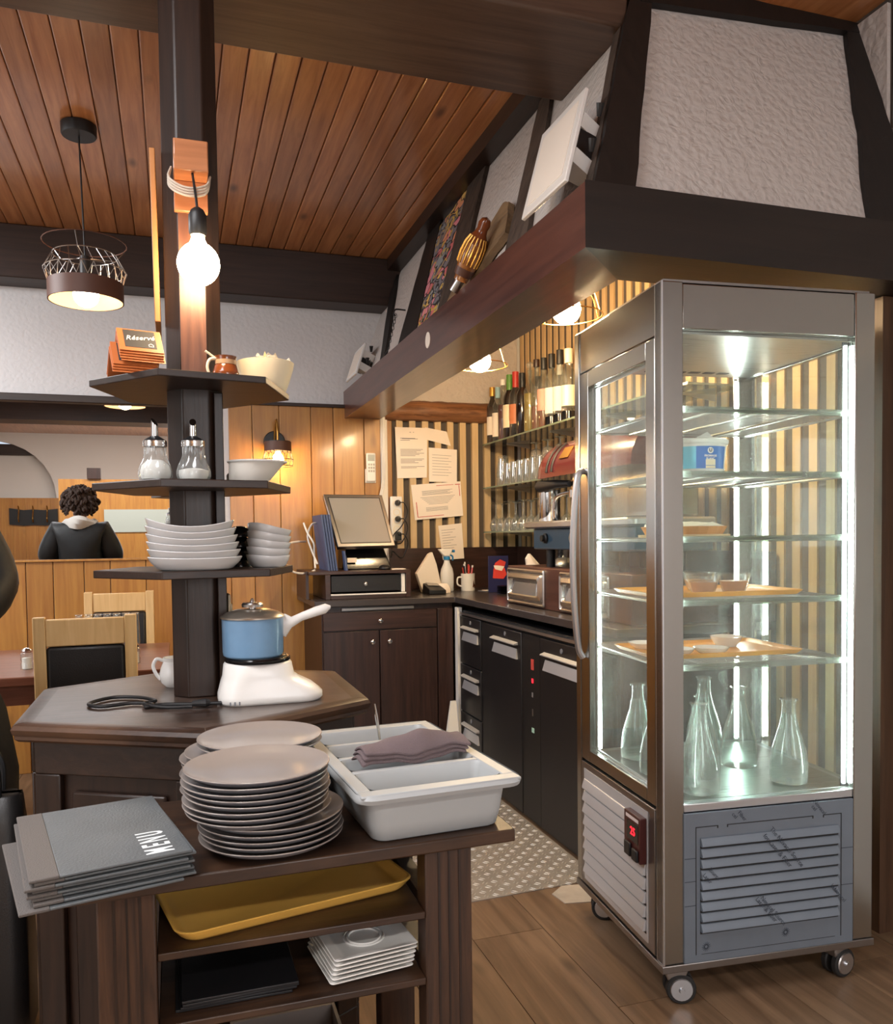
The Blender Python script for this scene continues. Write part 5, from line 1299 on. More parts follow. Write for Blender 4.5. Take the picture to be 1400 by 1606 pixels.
def bottle(y, x, label, h, r, neck, gm, lm=None, cap=None, liquid=None, lvl=.8, lz=(.06,.16), capm='black', stopper=False, zb=1.7753, lm2=None):
    t = thing('bottle', label, 'bottle', (x,y,zb), PI, 'bottles on the top glass shelf')
    sh = h*.62
    part('glass_body', MB().lathe([(.001,.002),(r*.9,0),(r,.006),(r,sh),(r*.93,sh+.018),(r*.62,sh+.04),(neck,sh+.062),(neck,h-.012),(neck*1.18,h-.01),(neck*1.18,h),(neck*.8,h)], 24, cap1=False), gm, t)
    if liquid is not None:
        lh = sh*lvl
        part('liquid', MB().lathe([(.001,.006),(r*.9,.006),(r*.93,.012),(r*.93,lh),(.001,lh)], 22), liquid, t)
    if lm is not None:
        part('label_band', MB().lathe([(r*1.012,lz[0]),(r*1.012,lz[1])], 28, cap0=False, cap1=False), lm, t)
    if lm2 is not None:
        part('lower_band', MB().lathe([(r*1.014,.004),(r*1.014,.045)], 28, cap0=False, cap1=False), lm2, t)
    if cap is not None:
        part('cap', MB().lathe([(neck*1.25,h-cap),(neck*1.28,h-cap+.002),(neck*1.28,h+.004),(.001,h+.005)], 20, cap0=False), M[capm] if isinstance(capm,str) else capm, t)
    if stopper:
        part('stopper', MB().lathe([(neck*.75,h-.02),(neck*.8,h+.002),(neck*.5,h+.008)], 16).sphere((0,0,h+.026), .02, 18, 10), M['glass'], t)
    return t
olive = glassy('olive_bottle_glass', (150,128,52), 1.6, .03, .05); amber = glassy('amber_bottle_glass', (120,82,30), 1.6, .03, .05)
clear = glassy('clear_bottle_glass', (232,236,232), 1.8, .03, .05); darkgl = plain('dark_bottle_glass', (26,18,16), .1, coat=.4)
cider = plain('red_vermouth', (92,28,24), .2); amberl = plain('brown_spirit', (120,66,30), .2); greenl = plain('olive_oil', (142,118,30), .2); rose = plain('pale_rose_label', (232,158,140), .6)
lbl = M['paper']; goldc = plain('gold_foil', (206,160,80), .35, .6); redc = plain('red_foil', (176,50,44), .4); greenc = plain('green_foil', (90,140,66), .4); bluec = plain('pale_blue_foil', (150,190,206), .4)
BX = 1.845
bottle(4.69, BX, 'amber wine bottle with a white side label, far left end of the top shelf', .335, .034, .013, olive, lbl, .05, amberl, .7, (.05,.16), goldc)
bottle(4.60, BX, 'clear bottle with a pale label and light blue cap, on the top shelf', .32, .034, .012, clear, lbl, .06, None, .8, (.03,.17), bluec)
bottle(4.515, BX, 'bottle of dark red drink with a pale cap, on the top shelf', .35, .032, .013, clear, None, .03, cider, .95, capm='white')
bottle(4.42, BX, 'dark wine bottle with a green and red neck and a cream label', .36, .038, .014, darkgl, M['cream'], .10, None, .8, (.06,.19), greenc)
bottle(4.33, BX, 'brown bottle with a red and gold neck and a copper label', .36, .037, .014, amber, plain('copper_label',(196,120,80),.5), .09, darkgl, .82, (.07,.18), redc)
bottle(4.235, BX, 'dark bottle with a black neck and a small round emblem', .335, .036, .014, darkgl, None, .09, None, capm='black')
bottle(4.13, BX, 'bottle of golden olive oil with a glass ball stopper', .335, .036, .012, clear, None, None, greenl, 1.0, stopper=True)
bottle(4.045, BX, 'tall slim bottle with a brown cap, right of the olive oil', .37, .03, .013, clear, None, .035, amberl, .55, capm='walnut')
bottle(3.955, BX, 'clear bottle with a pink label and a black cap', .36, .034, .014, clear, rose, .055, amberl, .45, (.09,.20), 'black')
bottle(3.86, BX, 'clear bottle with a plain white label, black cap and black base', .36, .037, .014, clear, plain('grey_white_label',(214,212,206),.6), .065, None, .8, (.06,.19), 'black', lm2=M['blackgloss'])
bottle(3.765, BX, 'clear bottle with a pinkish label and a black cap, second nearest the fridge', .36, .037, .014, clear, plain('pink_white_label',(224,200,196),.6), .065, None, .8, (.06,.18), 'black', lm2=M['blackgloss'])
bottle(3.67, BX, 'clear bottle with a cream label and cream cap, nearest to the display fridge', .345, .037, .016, clear, M['cream'], .065, None, .8, (.07,.17), 'cream', lm2=M['blackgloss'])
bottle(4.50, 1.96, 'tall clear bottle standing in the back row behind the green necked bottle', .34, .034, .013, clear, lbl, .04, amberl, .6, (.05,.15), 'white')
bottle(4.28, 1.96, 'dark brown bottle standing in the back row behind the emblem bottle', .33, .036, .013, amber, None, .05, darkgl, .7, capm='black')
bottle(4.0, 1.96, 'clear bottle standing in the back row behind the pink labelled bottle', .34, .034, .013, clear, lbl, .05, None, .7, (.06,.17), 'white')
bottle(3.72, 1.96, 'clear bottle standing in the back row behind the cream capped bottle', .34, .034, .013, clear, None, .05, None, .7, capm='satin')
# tumblers
def tumbler(loc, label, h=.125, r0=.04, r1=.031):
    return single('tumbler', MB().lathe([(r0,0),(r1,h-.01),(r1*.96,h),(.001,h+.0005)], 22, cap0=False).lathe([(r0*.93,.001),(r1*.9,h-.015),(.001,h-.014)], 22, cap0=False, cap1=False), M['glass'], label, 'tumbler', loc, 0, 'tumblers on the middle glass shelf')
ty_ = [(4.54,1.85),(4.43,1.845),(4.34,1.845),(4.25,1.845),(4.16,1.845),(4.07,1.845),(3.98,1.845),(3.89,1.845),(3.80,1.845)]
for i, (y, x) in enumerate(ty_):
    tumbler((x,y,1.5124), 'upturned clear tumbler, %s from the left in the middle glass shelf front row' % ORD[i])
tumbler((1.85,4.54,1.562), 'upturned clear tumbler nested on the leftmost tumbler of the middle glass shelf')
for i in range(6):
    tumbler((1.955,4.48-.13*i,1.5124), 'upturned clear tumbler, %s from the left in the middle glass shelf back row' % ORD[i])
for i, (y, x) in enumerate(((4.18,1.90),(4.03,1.90),(3.90,1.91))):
    gs = thing('goblet', 'stemmed goblet standing upside down on the tumblers, %s from the left' % ORD[i], 'goblet', (x,y,1.6405), 0, 'goblets above the tumblers')
    part('bowl', MB().lathe([(.028,0),(.033,.02),(.026,.045),(.006,.055)], 20, cap0=False, cap1=False), M['glass'], gs)
    part('foot', MB().lathe([(.004,.055),(.004,.075),(.01,.08),(.032,.084),(.032,.086),(.001,.087)], 20, cap0=False), M['glass'], gs)
# upturned wine glasses
def wineglass(loc, label, h=.165):
    t = thing('wine_glass', label, 'wine glass', loc, 0, 'upturned wine glasses on the bottom glass shelf')
    part('bowl', MB().lathe([(.03,0),(.036,.02),(.037,.04),(.028,.066),(.010,.085),(.005,.095)], 22, cap0=False, cap1=False).lathe([(.0285,.0),(.034,.02),(.035,.04),(.026,.064),(.001,.08)], 22, cap0=False, cap1=False), M['glass'], t)
    part('stem', MB().lathe([(.005,.095),(.0035,.11),(.0035,h-.012),(.008,h-.006)], 14, cap0=False, cap1=False), M['glass'], t)
    part('foot', MB().lathe([(.008,h-.006),(.035,h-.001),(.036,h),(.001,h+.001)], 24, cap0=False), M['glass'], t)
for i in range(8):
    wineglass((1.845+(.0 if i % 2 else .07)*0, 4.65-.105*i, 1.2454), 'upturned stemmed wine glass, %s from left in the bottom glass shelf front row' % ORD[i], .17-.008*(i % 2))
for i in range(7):
    wineglass((1.95, 4.60-.115*i, 1.2454), 'upturned stemmed wine glass, %s from left in the bottom glass shelf back row' % ORD[i], .18)

# bulbs with wire cages under the hood
def bar_lamp(loc, label):
    t = thing('caged_bulb_lamp', label, 'lamp', (loc[0],loc[1],loc[2]))
    part('bulb', MB().sphere((0,0,0), .048, 24, 14), M['bulbbar'], t)
    part('socket', MB().cyl((0,0,.05), .02, .07, 14), M['black'], t)
    part('cord', MB().tube([(0,0,.12),(0,0,2.8-loc[2])], .004, 6), M['black'], t)
    cg = MB()
    for z, r in ((-.02,.12),(.06,.09)):
        cg.tube([(r*math.cos(2*PI*i/26), r*math.sin(2*PI*i/26), z) for i in range(26)], .0022, 5, True)
    for i in range(7):
        a = 2*PI*i/7
        cg.tube(smoothpath([(.02*math.cos(a),.02*math.sin(a),.12),(.09*math.cos(a),.09*math.sin(a),.06),(.12*math.cos(a),.12*math.sin(a),-.02)]), .0018, 5)
    part('wire_cage', cg, M['brass'], t)
    return t
bar_lamp((1.26,2.52,1.97), 'glowing caged bulb under the hood, right above the display fridge edge')
bar_lamp((1.26,3.345,1.968), 'glowing caged bulb under the hood, left above the bottle shelf')
# ================================================================== REFRIGERATED DISPLAY
fg = thing('display_fridge', 'tall stainless steel display fridge on castors, glazed on all sides and lit inside', 'display fridge', (1.164,1.806,0), -.09324)
W_, D_ = .62, .58
part('base_frame', MB().box(-.004,-.004,.092,W_+.004,D_,.112), M['steeldark'], fg, bevel=.002)
for nm, x0, y0 in (('l',0,0),('r',W_-.06,0),('bl',0,D_-.036),('br',W_-.06,D_-.036)):
    part('corner_post', MB().box(x0,y0,.1125,x0+.06,y0+.036,1.85), M['steel'], fg, bevel=.003)
part('corner_trim', MB().box(.0,-.0015,.1125,.004,.036,1.85), M['satin'], fg)
# header and roof
part('header_front', MB().box(.0605,.004,1.735,.5595,.03,1.846), M['steel'], fg, bevel=.002)
part('header_left', MB().box(.004,.0365,1.722,.03,.5435,1.85), M['steel'], fg, bevel=.002)
part('header_right', MB().box(W_-.03,.0365,1.722,W_-.004,.5435,1.85), M['steel'], fg, bevel=.002)
part('header_back', MB().box(.0605,D_-.03,1.735,.5595,D_-.004,1.846), M['steel'], fg, bevel=.002)
part('roof', MB().box(.01,.01,1.8505,W_-.01,D_-.01,1.857), M['steeldark'], fg)
part('inner_ceiling', MB().box(.031,.031,1.728,W_-.031,D_-.031,1.734), M['steelx'], fg)
vn = MB()
for k in range(6): vn.box(.20+.05*k,.48,1.7265,.235+.05*k,.50,1.728)
part('ceiling_vents', vn, M['black'], fg)
part('inner_floor', MB().box(.031,.031,.512,W_-.031,D_-.031,.525), M['steelx'], fg)
part('compressor_housing', MB().box(.05,.045,.115,W_-.05,D_-.04,.50), M['blackmatte'], fg)
# glazing
part('front_pane', MB().box(.0605,.012,.525,.5595,.018,1.7345), M['pane'], fg, smooth=False)
part('right_pane', MB().box(W_-.018,.0365,.525,W_-.012,.5435,1.7215), M['pane'], fg, smooth=False)
part('back_pane', MB().box(.0605,D_-.018,.525,.5595,D_-.012,1.7345), M['pane'], fg, smooth=False)
part('front_sill', MB().box(.0605,.003,.503,.5595,.03,.5245), M['satin'], fg, bevel=.002)
part('right_sill', MB().box(W_-.03,.0365,.503,W_-.003,.5435,.5245), M['satin'], fg)
part('back_sill', MB().box(.0605,D_-.03,.503,.5595,D_-.003,.5245), M['satin'], fg)
# door on the left side with pane and bowed handle
door = part('door', MB().box(.002,.042,.512,.026,.092,1.718).box(.002,.478,.512,.026,.540,1.718).box(.002,.092,.512,.026,.478,.548).box(.002,.092,1.669,.026,.478,1.718), M['steel'], fg, bevel=.002)
part('door_pane', MB().box(.012,.0925,.5485,.017,.4775,1.6685), M['pane'], door, smooth=False)
gk = MB()
for a in ((.0235,.0925,.5485,.0275,.4775,.5545),(.0235,.0925,1.6625,.0275,.4775,1.6685),(.0235,.0925,.5545,.0275,.0985,1.6625),(.0235,.4715,.5545,.0275,.4775,1.6625)): gk.box(*a)
part('gasket', gk, M['satin'], door)
part('door_handle', MB().tube(smoothpath([(.002,.512,1.42),(-.018,.512,1.40),(-.03,.512,1.30),(-.036,.512,1.15),(-.032,.512,1.0),(-.02,.512,.87),(-.004,.512,.835)],6), .0105, 10), M['satin'], door)
# lower left grille with louvres and the controller
part('left_grille_plate', MB().box(-.002,.042,.118,.012,.538,.505), M['steeldark'], fg, bevel=.002)
lv = part('left_louvre_panel', MB().box(-.004,.078,.135,-.0022,.512,.486), M['alu'], fg)
def louvre(u0, u1, z0, z1, side):
    # a pressed louvre blade standing proud of its panel
    if side == 'front':
        P_ = lambda u, o, z: (u, o, z)
    else:
        P_ = lambda u, o, z: (o, u, z)
    b0 = -.0062 if side == 'front' else -.0042
    return MB().loft([[P_(u,b0,z1),P_(u,b0-.003,z1-.001),P_(u,b0-.010,z0+.006),P_(u,b0-.0105,z0+.002),P_(u,b0-.002,z0)] for u in (u0,u1)])
for k in range(8):
    z1 = .455-k*.0375
    part('louvre', louvre(.088, .50 if k > 2 else .505, z1-.030, z1, 'left'), M['alu'], fg)
    part('louvre_gap', MB().box(-.0046,.086,z1-.0365,-.0041,.507,z1-.0295), M['black'], fg)
cl_ = part('controller', MB().box(-.024,.082,.345,-.004,.178,.468), plain('dark_red_bezel', (62,26,24), .3), fg, bevel=.002)
part('controller_brand', MB().box(-.0248,.09,.452,-.0242,.165,.461), plain('silver_lettering', (206,190,186), .5), cl_)
part('controller_face', MB().box(-.0252,.092,.395,-.0242,.158,.445), M['blackgloss'], cl_)
text_part('display_digits', '25', .03, M['redled'], cl_, basis((-.0256,.122,.421),(0,-1,0),(0,0,1)), 0, .0002, bold=.0006)
part('rocker_switch', MB().box(-.032,.13,.35,-.0243,.165,.388), M['black'], cl_, bevel=.003)
part('rocker_switch', MB().box(-.032,.088,.348,-.0243,.12,.38), M['black'], cl_, bevel=.003)
# lower front panel, still under its protective film
part('front_panel', MB().box(.057,-.005,.1125,.5555,.003,.502), M['film'], fg, bevel=.001)
for z in (.385,.325,.262):
    part('film_seam', MB().box(.0575,-.0056,z,.0885,-.0051,z+.0015), M['filmink'], fg)
for z in (.37,.27):
    part('film_seam', MB().box(.5195,-.0056,z,.555,-.0051,z+.0015), M['filmink'], fg)
ol = MB()
for a in ((.0885,-.0058,.133,.0905,-.0052,.466),(.517,-.0058,.133,.519,-.0052,.466),(.0885,-.0058,.4645,.15,-.0052,.4665),(.18,-.0058,.4645,.43,-.0052,.4665),(.465,-.0058,.4645,.519,-.0052,.4665),(.15,-.0058,.459,.153,-.0052,.4665),(.178,-.0058,.459,.181,-.0052,.4665),(.43,-.0058,.459,.433,-.0052,.4665),(.462,-.0058,.459,.465,-.0052,.4665),(.105,-.0058,.133,.50,-.0052,.1338)): ol.box(*a)
part('panel_outline', ol, M['black'], fg, smooth=False)
for k in range(9):
    z1 = .437-k*.0279
    part('louvre', louvre(.102, .506, z1-.0218, z1, 'front'), M['film'], fg)
    part('louvre_gap', MB().box(.101,-.0066,z1-.0275,.5085,-.0061,z1-.0213), M['black'], fg)
def film_text(s, x, z, size=.017):
    r = text_part('film_lettering', s, size, M['filmink'], fg, basis((x,-.0175,z),(1,0,0),(0,0,1)) @ Matrix.Rotation(-.86,4,'Z'), 0, .0001)
    return r
film_text('The Novacel Source', .345, .395, .0175); film_text('for Laser & Fiber', .318, .388, .0175)
film_text('Laser & Fiber', .285, .235, .0165); film_text('Novacel Source', .305, .23, .0165)
film_text('Source', .135, .345, .015); film_text('Laser', .115, .335, .015)
film_text('Novacel', .505, .25, .015); film_text('Laser', .49, .268, .015)
for s, x, z in (('Fiber',.222,.484),('cel',.2,.487),('Novacel',.452,.487),('cel',.435,.487)):
    text_part('film_lettering', s, .0155, M['filmink'], fg, basis((x,-.0056,z),(1,0,0),(0,0,1)) @ Matrix.Rotation(-.86,4,'Z'), 0, .0001)
for x, z in ((.118,.152),(.35,.162)):
    sb_ = MB()
    for k in range(14):
        a = 2*PI*k/14; 
        sb_.loft([[(x+.004*math.cos(a-.3),-.0055,z+.004*math.sin(a-.3)),(x+.013*math.cos(a),-.0055,z+.013*math.sin(a)),(x+.004*math.cos(a+.3),-.0055,z+.004*math.sin(a+.3))],[(x+.004*math.cos(a-.3),-.006,z+.004*math.sin(a-.3)),(x+.013*math.cos(a),-.006,z+.013*math.sin(a)),(x+.004*math.cos(a+.3),-.006,z+.004*math.sin(a+.3))]])
    part('sun_mark', sb_, M['filmink'], fg, smooth=False)
# led strips in the four corners
for x0, y0 in ((.062,.024),(W_-.074,.024),(.062,D_-.038),(W_-.074,D_-.038)):
    part('led_strip', MB().box(x0+.002,y0,.535,x0+.008,y0+.005,1.715), M['led'], fg)
    part('led_channel', MB().box(x0-.002,y0+.0055,.527,x0+.012,y0+.009,1.725), M['blackmatte'] if y0 < .1 else M['steeldark'], fg)
# wire shelves
SH = (1.541,1.376,1.208,1.044,.876)
for z in SH:
    fr_ = MB()
    fr_.tube([(.036,.034,z-.004),(W_-.036,.034,z-.004)], .0045, 8).tube([(.036,D_-.036,z-.004),(W_-.036,D_-.036,z-.004)], .0045, 8)
    for x in (.04,.17,.31,.45,W_-.04): fr_.tube([(x,.034,z-.007),(x,D_-.036,z-.007)], .004, 8)
    s_ = part('wire_shelf', fr_, M['wire'], fg)
    gd = MB()
    for k in range(26):
        y = .05+k*.0188
        gd.box(.036,y-.0011,z-.0028,W_-.036,y+.0011,z-.0006)
    part('shelf_rods', gd, M['wire'], s_, kind='stuff', smooth=False)
    part('shelf_glass', MB().box(.034,.028,z-.0125,W_-.034,.0295,z+.004), M['shelfglass'], s_)
# castors
def castor(x, y, rot):
    Mx = Matrix.Translation((x,y,0)) @ Matrix.Rotation(rot,4,'Z')
    c = MB()
    f_ = MB().hexa([(-.022,-.02,.06),(.022,-.02,.06),(.022,.02,.06),(-.022,.02,.06),(-.03,-.026,.0915),(.03,-.026,.0915),(.03,.026,.0915),(-.03,.026,.0915)])
    o = part('castor', f_, M['satin'], fg, bevel=.003); o.data.transform(Mx)
    for s in (-1,1):
        wv = MB().lathe([(.012,s*.007),(.036,s*.007),(.039,s*.010),(.039,s*.022),(.036,s*.025),(.012,s*.025)], 26, (.012,0,.0392), 'y')
        q_ = part('wheel', wv, M['rubber'], o); q_.data.transform(Mx)
        hb = MB().lathe([(.001,s*.0252),(.03,s*.0252),(.028,s*.0285),(.008,s*.0285),(.006,s*.034),(.001,s*.034)], 22, (.012,0,.0392), 'y')
        q_ = part('hub_cap', hb, M['satin'], o); q_.data.transform(Mx)
castor(.05,.035,-.25); castor(W_-.085,.04,.25); castor(.05,D_-.06,-.35); castor(W_-.06,D_-.06,.2)

# ------------------------------------------------------------------ contents (things of their own, placed in fridge coordinates)
RF = ROOTM[fg.name]
def fl_(u, v, z): p = RF @ Vector((u,v,z)); return (p.x,p.y,p.z)
tbk = thing('fresh_cheese_tub', 'round white tub with a blue label and letter U badge, in the fridge', 'tub', fl_(.205,.2,1.3765), -.09)
part('tub', MB().lathe([(.001,0),(.074,0),(.077,.004),(.084,.085),(.088,.087),(.088,.096),(.081,.096),(.073,.01),(.001,.006)], 44), M['white'], tbk)
part('lid', MB().lathe([(.0885,.0875),(.09,.09),(.09,.098),(.085,.1005),(.001,.099)], 44), M['white'], tbk)
part('film_wrap', MB().extr([(-.07,-.05,.1015),(.03,-.07,.1015),(.05,.03,.1015),(-.04,.06,.1015)], (0,0,.001)).extr([(-.03,-.06,.1027),(.0,-.066,.118),(.03,-.05,.1027)], (.01,.02,0)), M['white'], tbk, smooth=False)
def band(z0, z1, r0, r1, a0, a1, n=20):
    mb = MB(); rg_ = []
    for i in range(n+1):
        a = a0+(a1-a0)*i/n
        rg_.append([(r0*math.cos(a), r0*math.sin(a), z0),(r1*math.cos(a), r1*math.sin(a), z1)])
    for i in range(n):
        mb.face([rg_[i][0],rg_[i+1][0],rg_[i+1][1],rg_[i][1]])
    return mb
part('cyan_label', band(.018,.078,.0797,.0849,-3.5,-2.05,44), M['tublabel'], tbk)
part('blue_label', band(.018,.078,.0798,.085,-2.05,-.9,44), M['tubblue'], tbk)
aL = -1.6
cL = Vector((.0838*math.cos(aL), .0838*math.sin(aL), 0)); tx = (-math.sin(aL), math.cos(aL), 0)
Mb = lambda z, o=.0028: basis((cL.x*(1+o*10), cL.y*(1+o*10), z), tx, (0,0,1))
bdg = MB().lathe([(.001,0),(.0085,0),(.0085,.0006),(.001,.0006)], 22)
o_ = part('badge', bdg, M['white'], tbk); o_.data.transform(Mb(.066))
text_part('badge_letter', 'U', .0125, M['black'], tbk, Mb(.066) @ Matrix.Translation((0,0,.0009)), 0, .0001, bold=.0006)
text_part('lettering', 'FROMAGE\nBLANC', .0078, M['white'], tbk, Mb(.0475), 0, .0001, bold=.0003)
o_ = part('price_panel', MB().box(-.014,-.008,0,.014,.008,.0004).box(-.014,-.016,0,.014,-.0095,.0004), M['cream'], tbk); o_.data.transform(Mb(.034))
lp = thing('low_dish', 'flat white dish beside the tub on the second fridge shelf', 'dish', fl_(.41,.33,1.3765))
part('dish', MB().lathe([(.001,0),(.075,0),(.088,.012),(.092,.02),(.089,.02),(.074,.006),(.001,.005)], 40), M['dish'], lp)
# tart
ta = thing('meringue_tart', 'fluted tart with white meringue topping on a board, on the third fridge shelf', 'tart', fl_(.225,.3,1.2085))
part('board', MB().lathe([(.001,0),(.13,0),(.13,.008),(.001,.008)], 40), plain('card_cake_board', (206,178,136), .7), ta)
n = 72
part('crust', MB().loft([[(r*(1+.018*math.cos(24*2*PI*i/n))*math.cos(2*PI*i/n), r*(1+.018*math.cos(24*2*PI*i/n))*math.sin(2*PI*i/n), z) for i in range(n)] for r, z in ((.108,.0082),(.12,.030),(.117,.031),(.10,.026))], True, True), M['pastry'], ta)
mgb = MB(); rg_ = []
for k, (r, z) in enumerate(((.112,.0275),(.108,.036),(.085,.04),(.06,.039),(.03,.042),(.004,.041))):
    rg_.append([(r*(1+.05*math.sin(7*a+k))*math.cos(a), r*(1+.05*math.sin(7*a+k))*math.sin(a), z+.004*math.sin(5*a+2*k)) for a in [2*PI*i/40 for i in range(40)]])
part('meringue', mgb.loft(rg_), M['meringue'], ta)
# trays
def ftray(z, label, u0, u1, v0, v1):
    t = thing('display_tray', label, 'tray', fl_((u0+u1)/2,(v0+v1)/2,z), -.09324)
    a, b_ = (u1-u0)/2, (v1-v0)/2
    part('tray', MB().loft([[(x,y,zz) for x,y in rrect(-a*s,-b_*s2,a*s,b_*s2,.012,4)] for zz,s,s2 in ((0,.94,.92),(.003,.96,.94),(.013,1,1),(.0145,.985,.98),(.005,.945,.93),(.004,.93,.91))]), plain('tray_yellow_orange', (226,160,66), .4), t, ang=1.2)
    return t
ftray(1.0446, 'yellow tray with dessert cups on the fourth fridge shelf', .045, .505, .13, .40)
ftray(.8766, 'yellow tray with cream bowls on the fifth fridge shelf', .045, .505, .13, .40)
for i, (u, v) in enumerate(((.235,.21),(.345,.23),(.29,.33))):
    dc = thing('dessert_cup', 'fluted glass cup of caramel mousse, %s on the fourth fridge shelf' % ('front left','front right','behind the other two')[i], 'dessert', fl_(u,v,1.0495), 0, 'dessert cups on the fridge tray')
    n = 48
    part('cup', MB().loft([[(r*(1+.03*math.cos(16*2*PI*i_/n))*math.cos(2*PI*i_/n), r*(1+.03*math.cos(16*2*PI*i_/n))*math.sin(2*PI*i_/n), z) for i_ in range(n)] for r, z in ((.03,0),(.036,.015),(.043,.04),(.046,.052))], True, False), M['glass'], dc)
    part('mousse', MB().lathe([(.001,.003),(.028,.003),(.034,.015),(.039,.032),(.001,.034)], 32), M['mousse'], dc)
    part('rim', MB().tube([(.0465*math.cos(2*PI*i_/32), .0465*math.sin(2*PI*i_/32), .0525) for i_ in range(32)], .0015, 6, True), M['glass'], dc)
for i, (u, v, r, h, lab) in enumerate(((.37,.31,.047,.03,'rear right white bowl on the yellow tray of the fifth fridge shelf'),(.245,.185,.05,.018,'front shallow white bowl on the yellow tray of the fifth fridge shelf'),(.15,.19,.042,.018,'front left small white bowl on the yellow tray of the fifth fridge shelf'),(.12,.34,.048,.018,'rear left white bowl on the yellow tray, seen through the fridge door'))):
    bb = thing('small_bowl', lab, 'bowl', fl_(u,v,.8815), 0, 'small bowls on the fridge tray')
    part('bowl', MB().lathe([(.001,0),(r*.6,0),(r*.85,h*.5),(r,h),(r*.96,h),(r*.8,h*.5),(r*.5,.004),(.001,.004)], 36), M['china'], bb)
    part('filling', MB().lathe([(.001,.0045),(r*.62,.0045),(r*.76,h*.45),(.001,h*.45)], 28), plain('pale_cream_filling', (240,208,160), .5), bb)
# water carafes
def carafe_obj(u, v, label, lvl, rot=0, s=1.0):
    t = thing('water_carafe', label, 'carafe', fl_(u,v,.5256), rot, 'water carafes at the bottom of the display fridge')
    sq = lambda r, z, e: [(r*math.copysign(abs(math.cos(a))**e, math.cos(a)), r*math.copysign(abs(math.sin(a))**e, math.sin(a)), z) for a in [2*PI*i/40 for i in range(40)]]
    pr = [(.0405,0,.72),(.046,.004,.72),(.0475,.02,.72),(.0475,.05,.75),(.044,.085,.8),(.036,.12,.9),(.026,.155,1),(.0195,.185,1),(.018,.2,1),(.018,.222,1),(.0205,.228,1),(.0235,.2285,1),(.0235,.232,1),(.019,.2325,1)]
    part('glass_body', MB().loft([sq(r*s,z*s,e) for r,z,e in pr], True, False), M['carafe'], t)
    wl = [(r*.93*s, max(z,.006)*s, e) for r, z, e in pr if z < lvl]
    if wl: part('water', MB().loft([sq(*q) for q in wl]+[sq(wl[-1][0]*.985, lvl*s, wl[-1][2])], True, True), M['water'], t)
    return t
carafe_obj(.15,.085, 'large half-full water carafe nearest the front left corner of the fridge', .085, .2, 1.04)
carafe_obj(.437,.105, 'water carafe standing alone at the front right of the fridge floor', .19, .5)
carafe_obj(.395,.285, 'water carafe behind and right of the front left one', .20, .3, 1.03)
carafe_obj(.365,.43, 'water carafe farthest back, by the rear corner light', .19, .1, 1.05)
carafe_obj(.235,.215, 'water carafe directly behind the half-full front one', .1, .6)
carafe_obj(.145,.44, 'water carafe seen through the fridge door, rear left', .18, .2)
carafe_obj(.125,.27, 'water carafe seen through the fridge door, beside the near post', .12, .4)

bag = thing('tote_bag', 'large slouching black tote bag on the floor between the person and the hexagonal counter', 'bag', (-.478,2.25,0))
part('body', MB().loft([[(x,y,z) for x,y in rrect(-.118*s,-.085*q_,.118*s,.085*q_,.04,5)] for z,s,q_ in ((.0,.95,1),(.02,1.02,1.1),(.2,1.03,1.15),(.4,1.0,1.0),(.52,.97,.7),(.6,.93,.45),(.605,.90,.35))]), M['leather'], bag, ang=1.2)
for s in (-1,1):
    part('handle', MB().tube(smoothpath([(-.06,s*.03,.59),(-.055,s*.034,.68),(0,s*.036,.73),(.055,s*.034,.68),(.06,s*.03,.59)]), .008, 8), M['black'], bag)

# ================================================================== PERSON AT THE LEFT EDGE
def skinned(name, joints, edges, m, parent=None, sub=2, root=0):
    me = bpy.data.meshes.new(name)
    me.from_pydata([j[0] for j in joints], edges, [])
    o = bpy.data.objects.new(name, me); COL.objects.link(o); o.parent = parent
    sk_ = o.modifiers.new('skin', 'SKIN'); sk_.use_smooth_shade = True
    if not me.skin_vertices: pass
    for i, j in enumerate(joints):
        v = me.skin_vertices[0].data[i]
        r = j[1]; v.radius = (r, r) if not isinstance(r, tuple) else r
        v.use_root = (i == root)
    ss = o.modifiers.new('sub', 'SUBSURF'); ss.levels = sub; ss.render_levels = sub
    me.materials.append(m)
    return o
PXX, PYY = -.705, 2.40
pe = thing('person', 'person in a long black jacket with white hood, back to the mirror, holding phone', 'person', (PXX,PYY,0))
# body (one continuous surface): facing -y
J = [((0,.0,.88),.13),((0,.02,1.02),.125),((0,.02,1.16),.14),((0,.03,1.28),.12),((0,.03,1.36),.055),((0,.01,1.43),.05),((0,-.005,1.52),.088),((0,-.005,1.57),.075),
     ((-.15,.03,1.30),.075),((-.225,.03,1.10),.062),((-.19,-.17,1.04),.045),((-.09,-.25,1.14),.034),
     ((.15,.03,1.30),.075),((.225,.03,1.10),.062),((.19,-.17,1.04),.045),((.09,-.25,1.14),.034),
     ((-.09,0,.78),.105),((-.10,-.02,.47),.07),((-.10,.02,.11),.05),((-.10,-.05,.045),.045),((-.10,-.15,.035),.035),
     ((.09,0,.78),.105),((.10,-.02,.47),.07),((.10,.02,.11),.05),((.10,-.05,.045),.045),((.10,-.15,.035),.035)]
E_ = [(0,1),(1,2),(2,3),(3,4),(4,5),(5,6),(6,7),(3,8),(8,9),(9,10),(10,11),(3,12),(12,13),(13,14),(14,15),(0,16),(16,17),(17,18),(18,19),(19,20),(0,21),(21,22),(22,23),(23,24),(24,25)]
skinned('body', J, E_, M['skin'], pe)
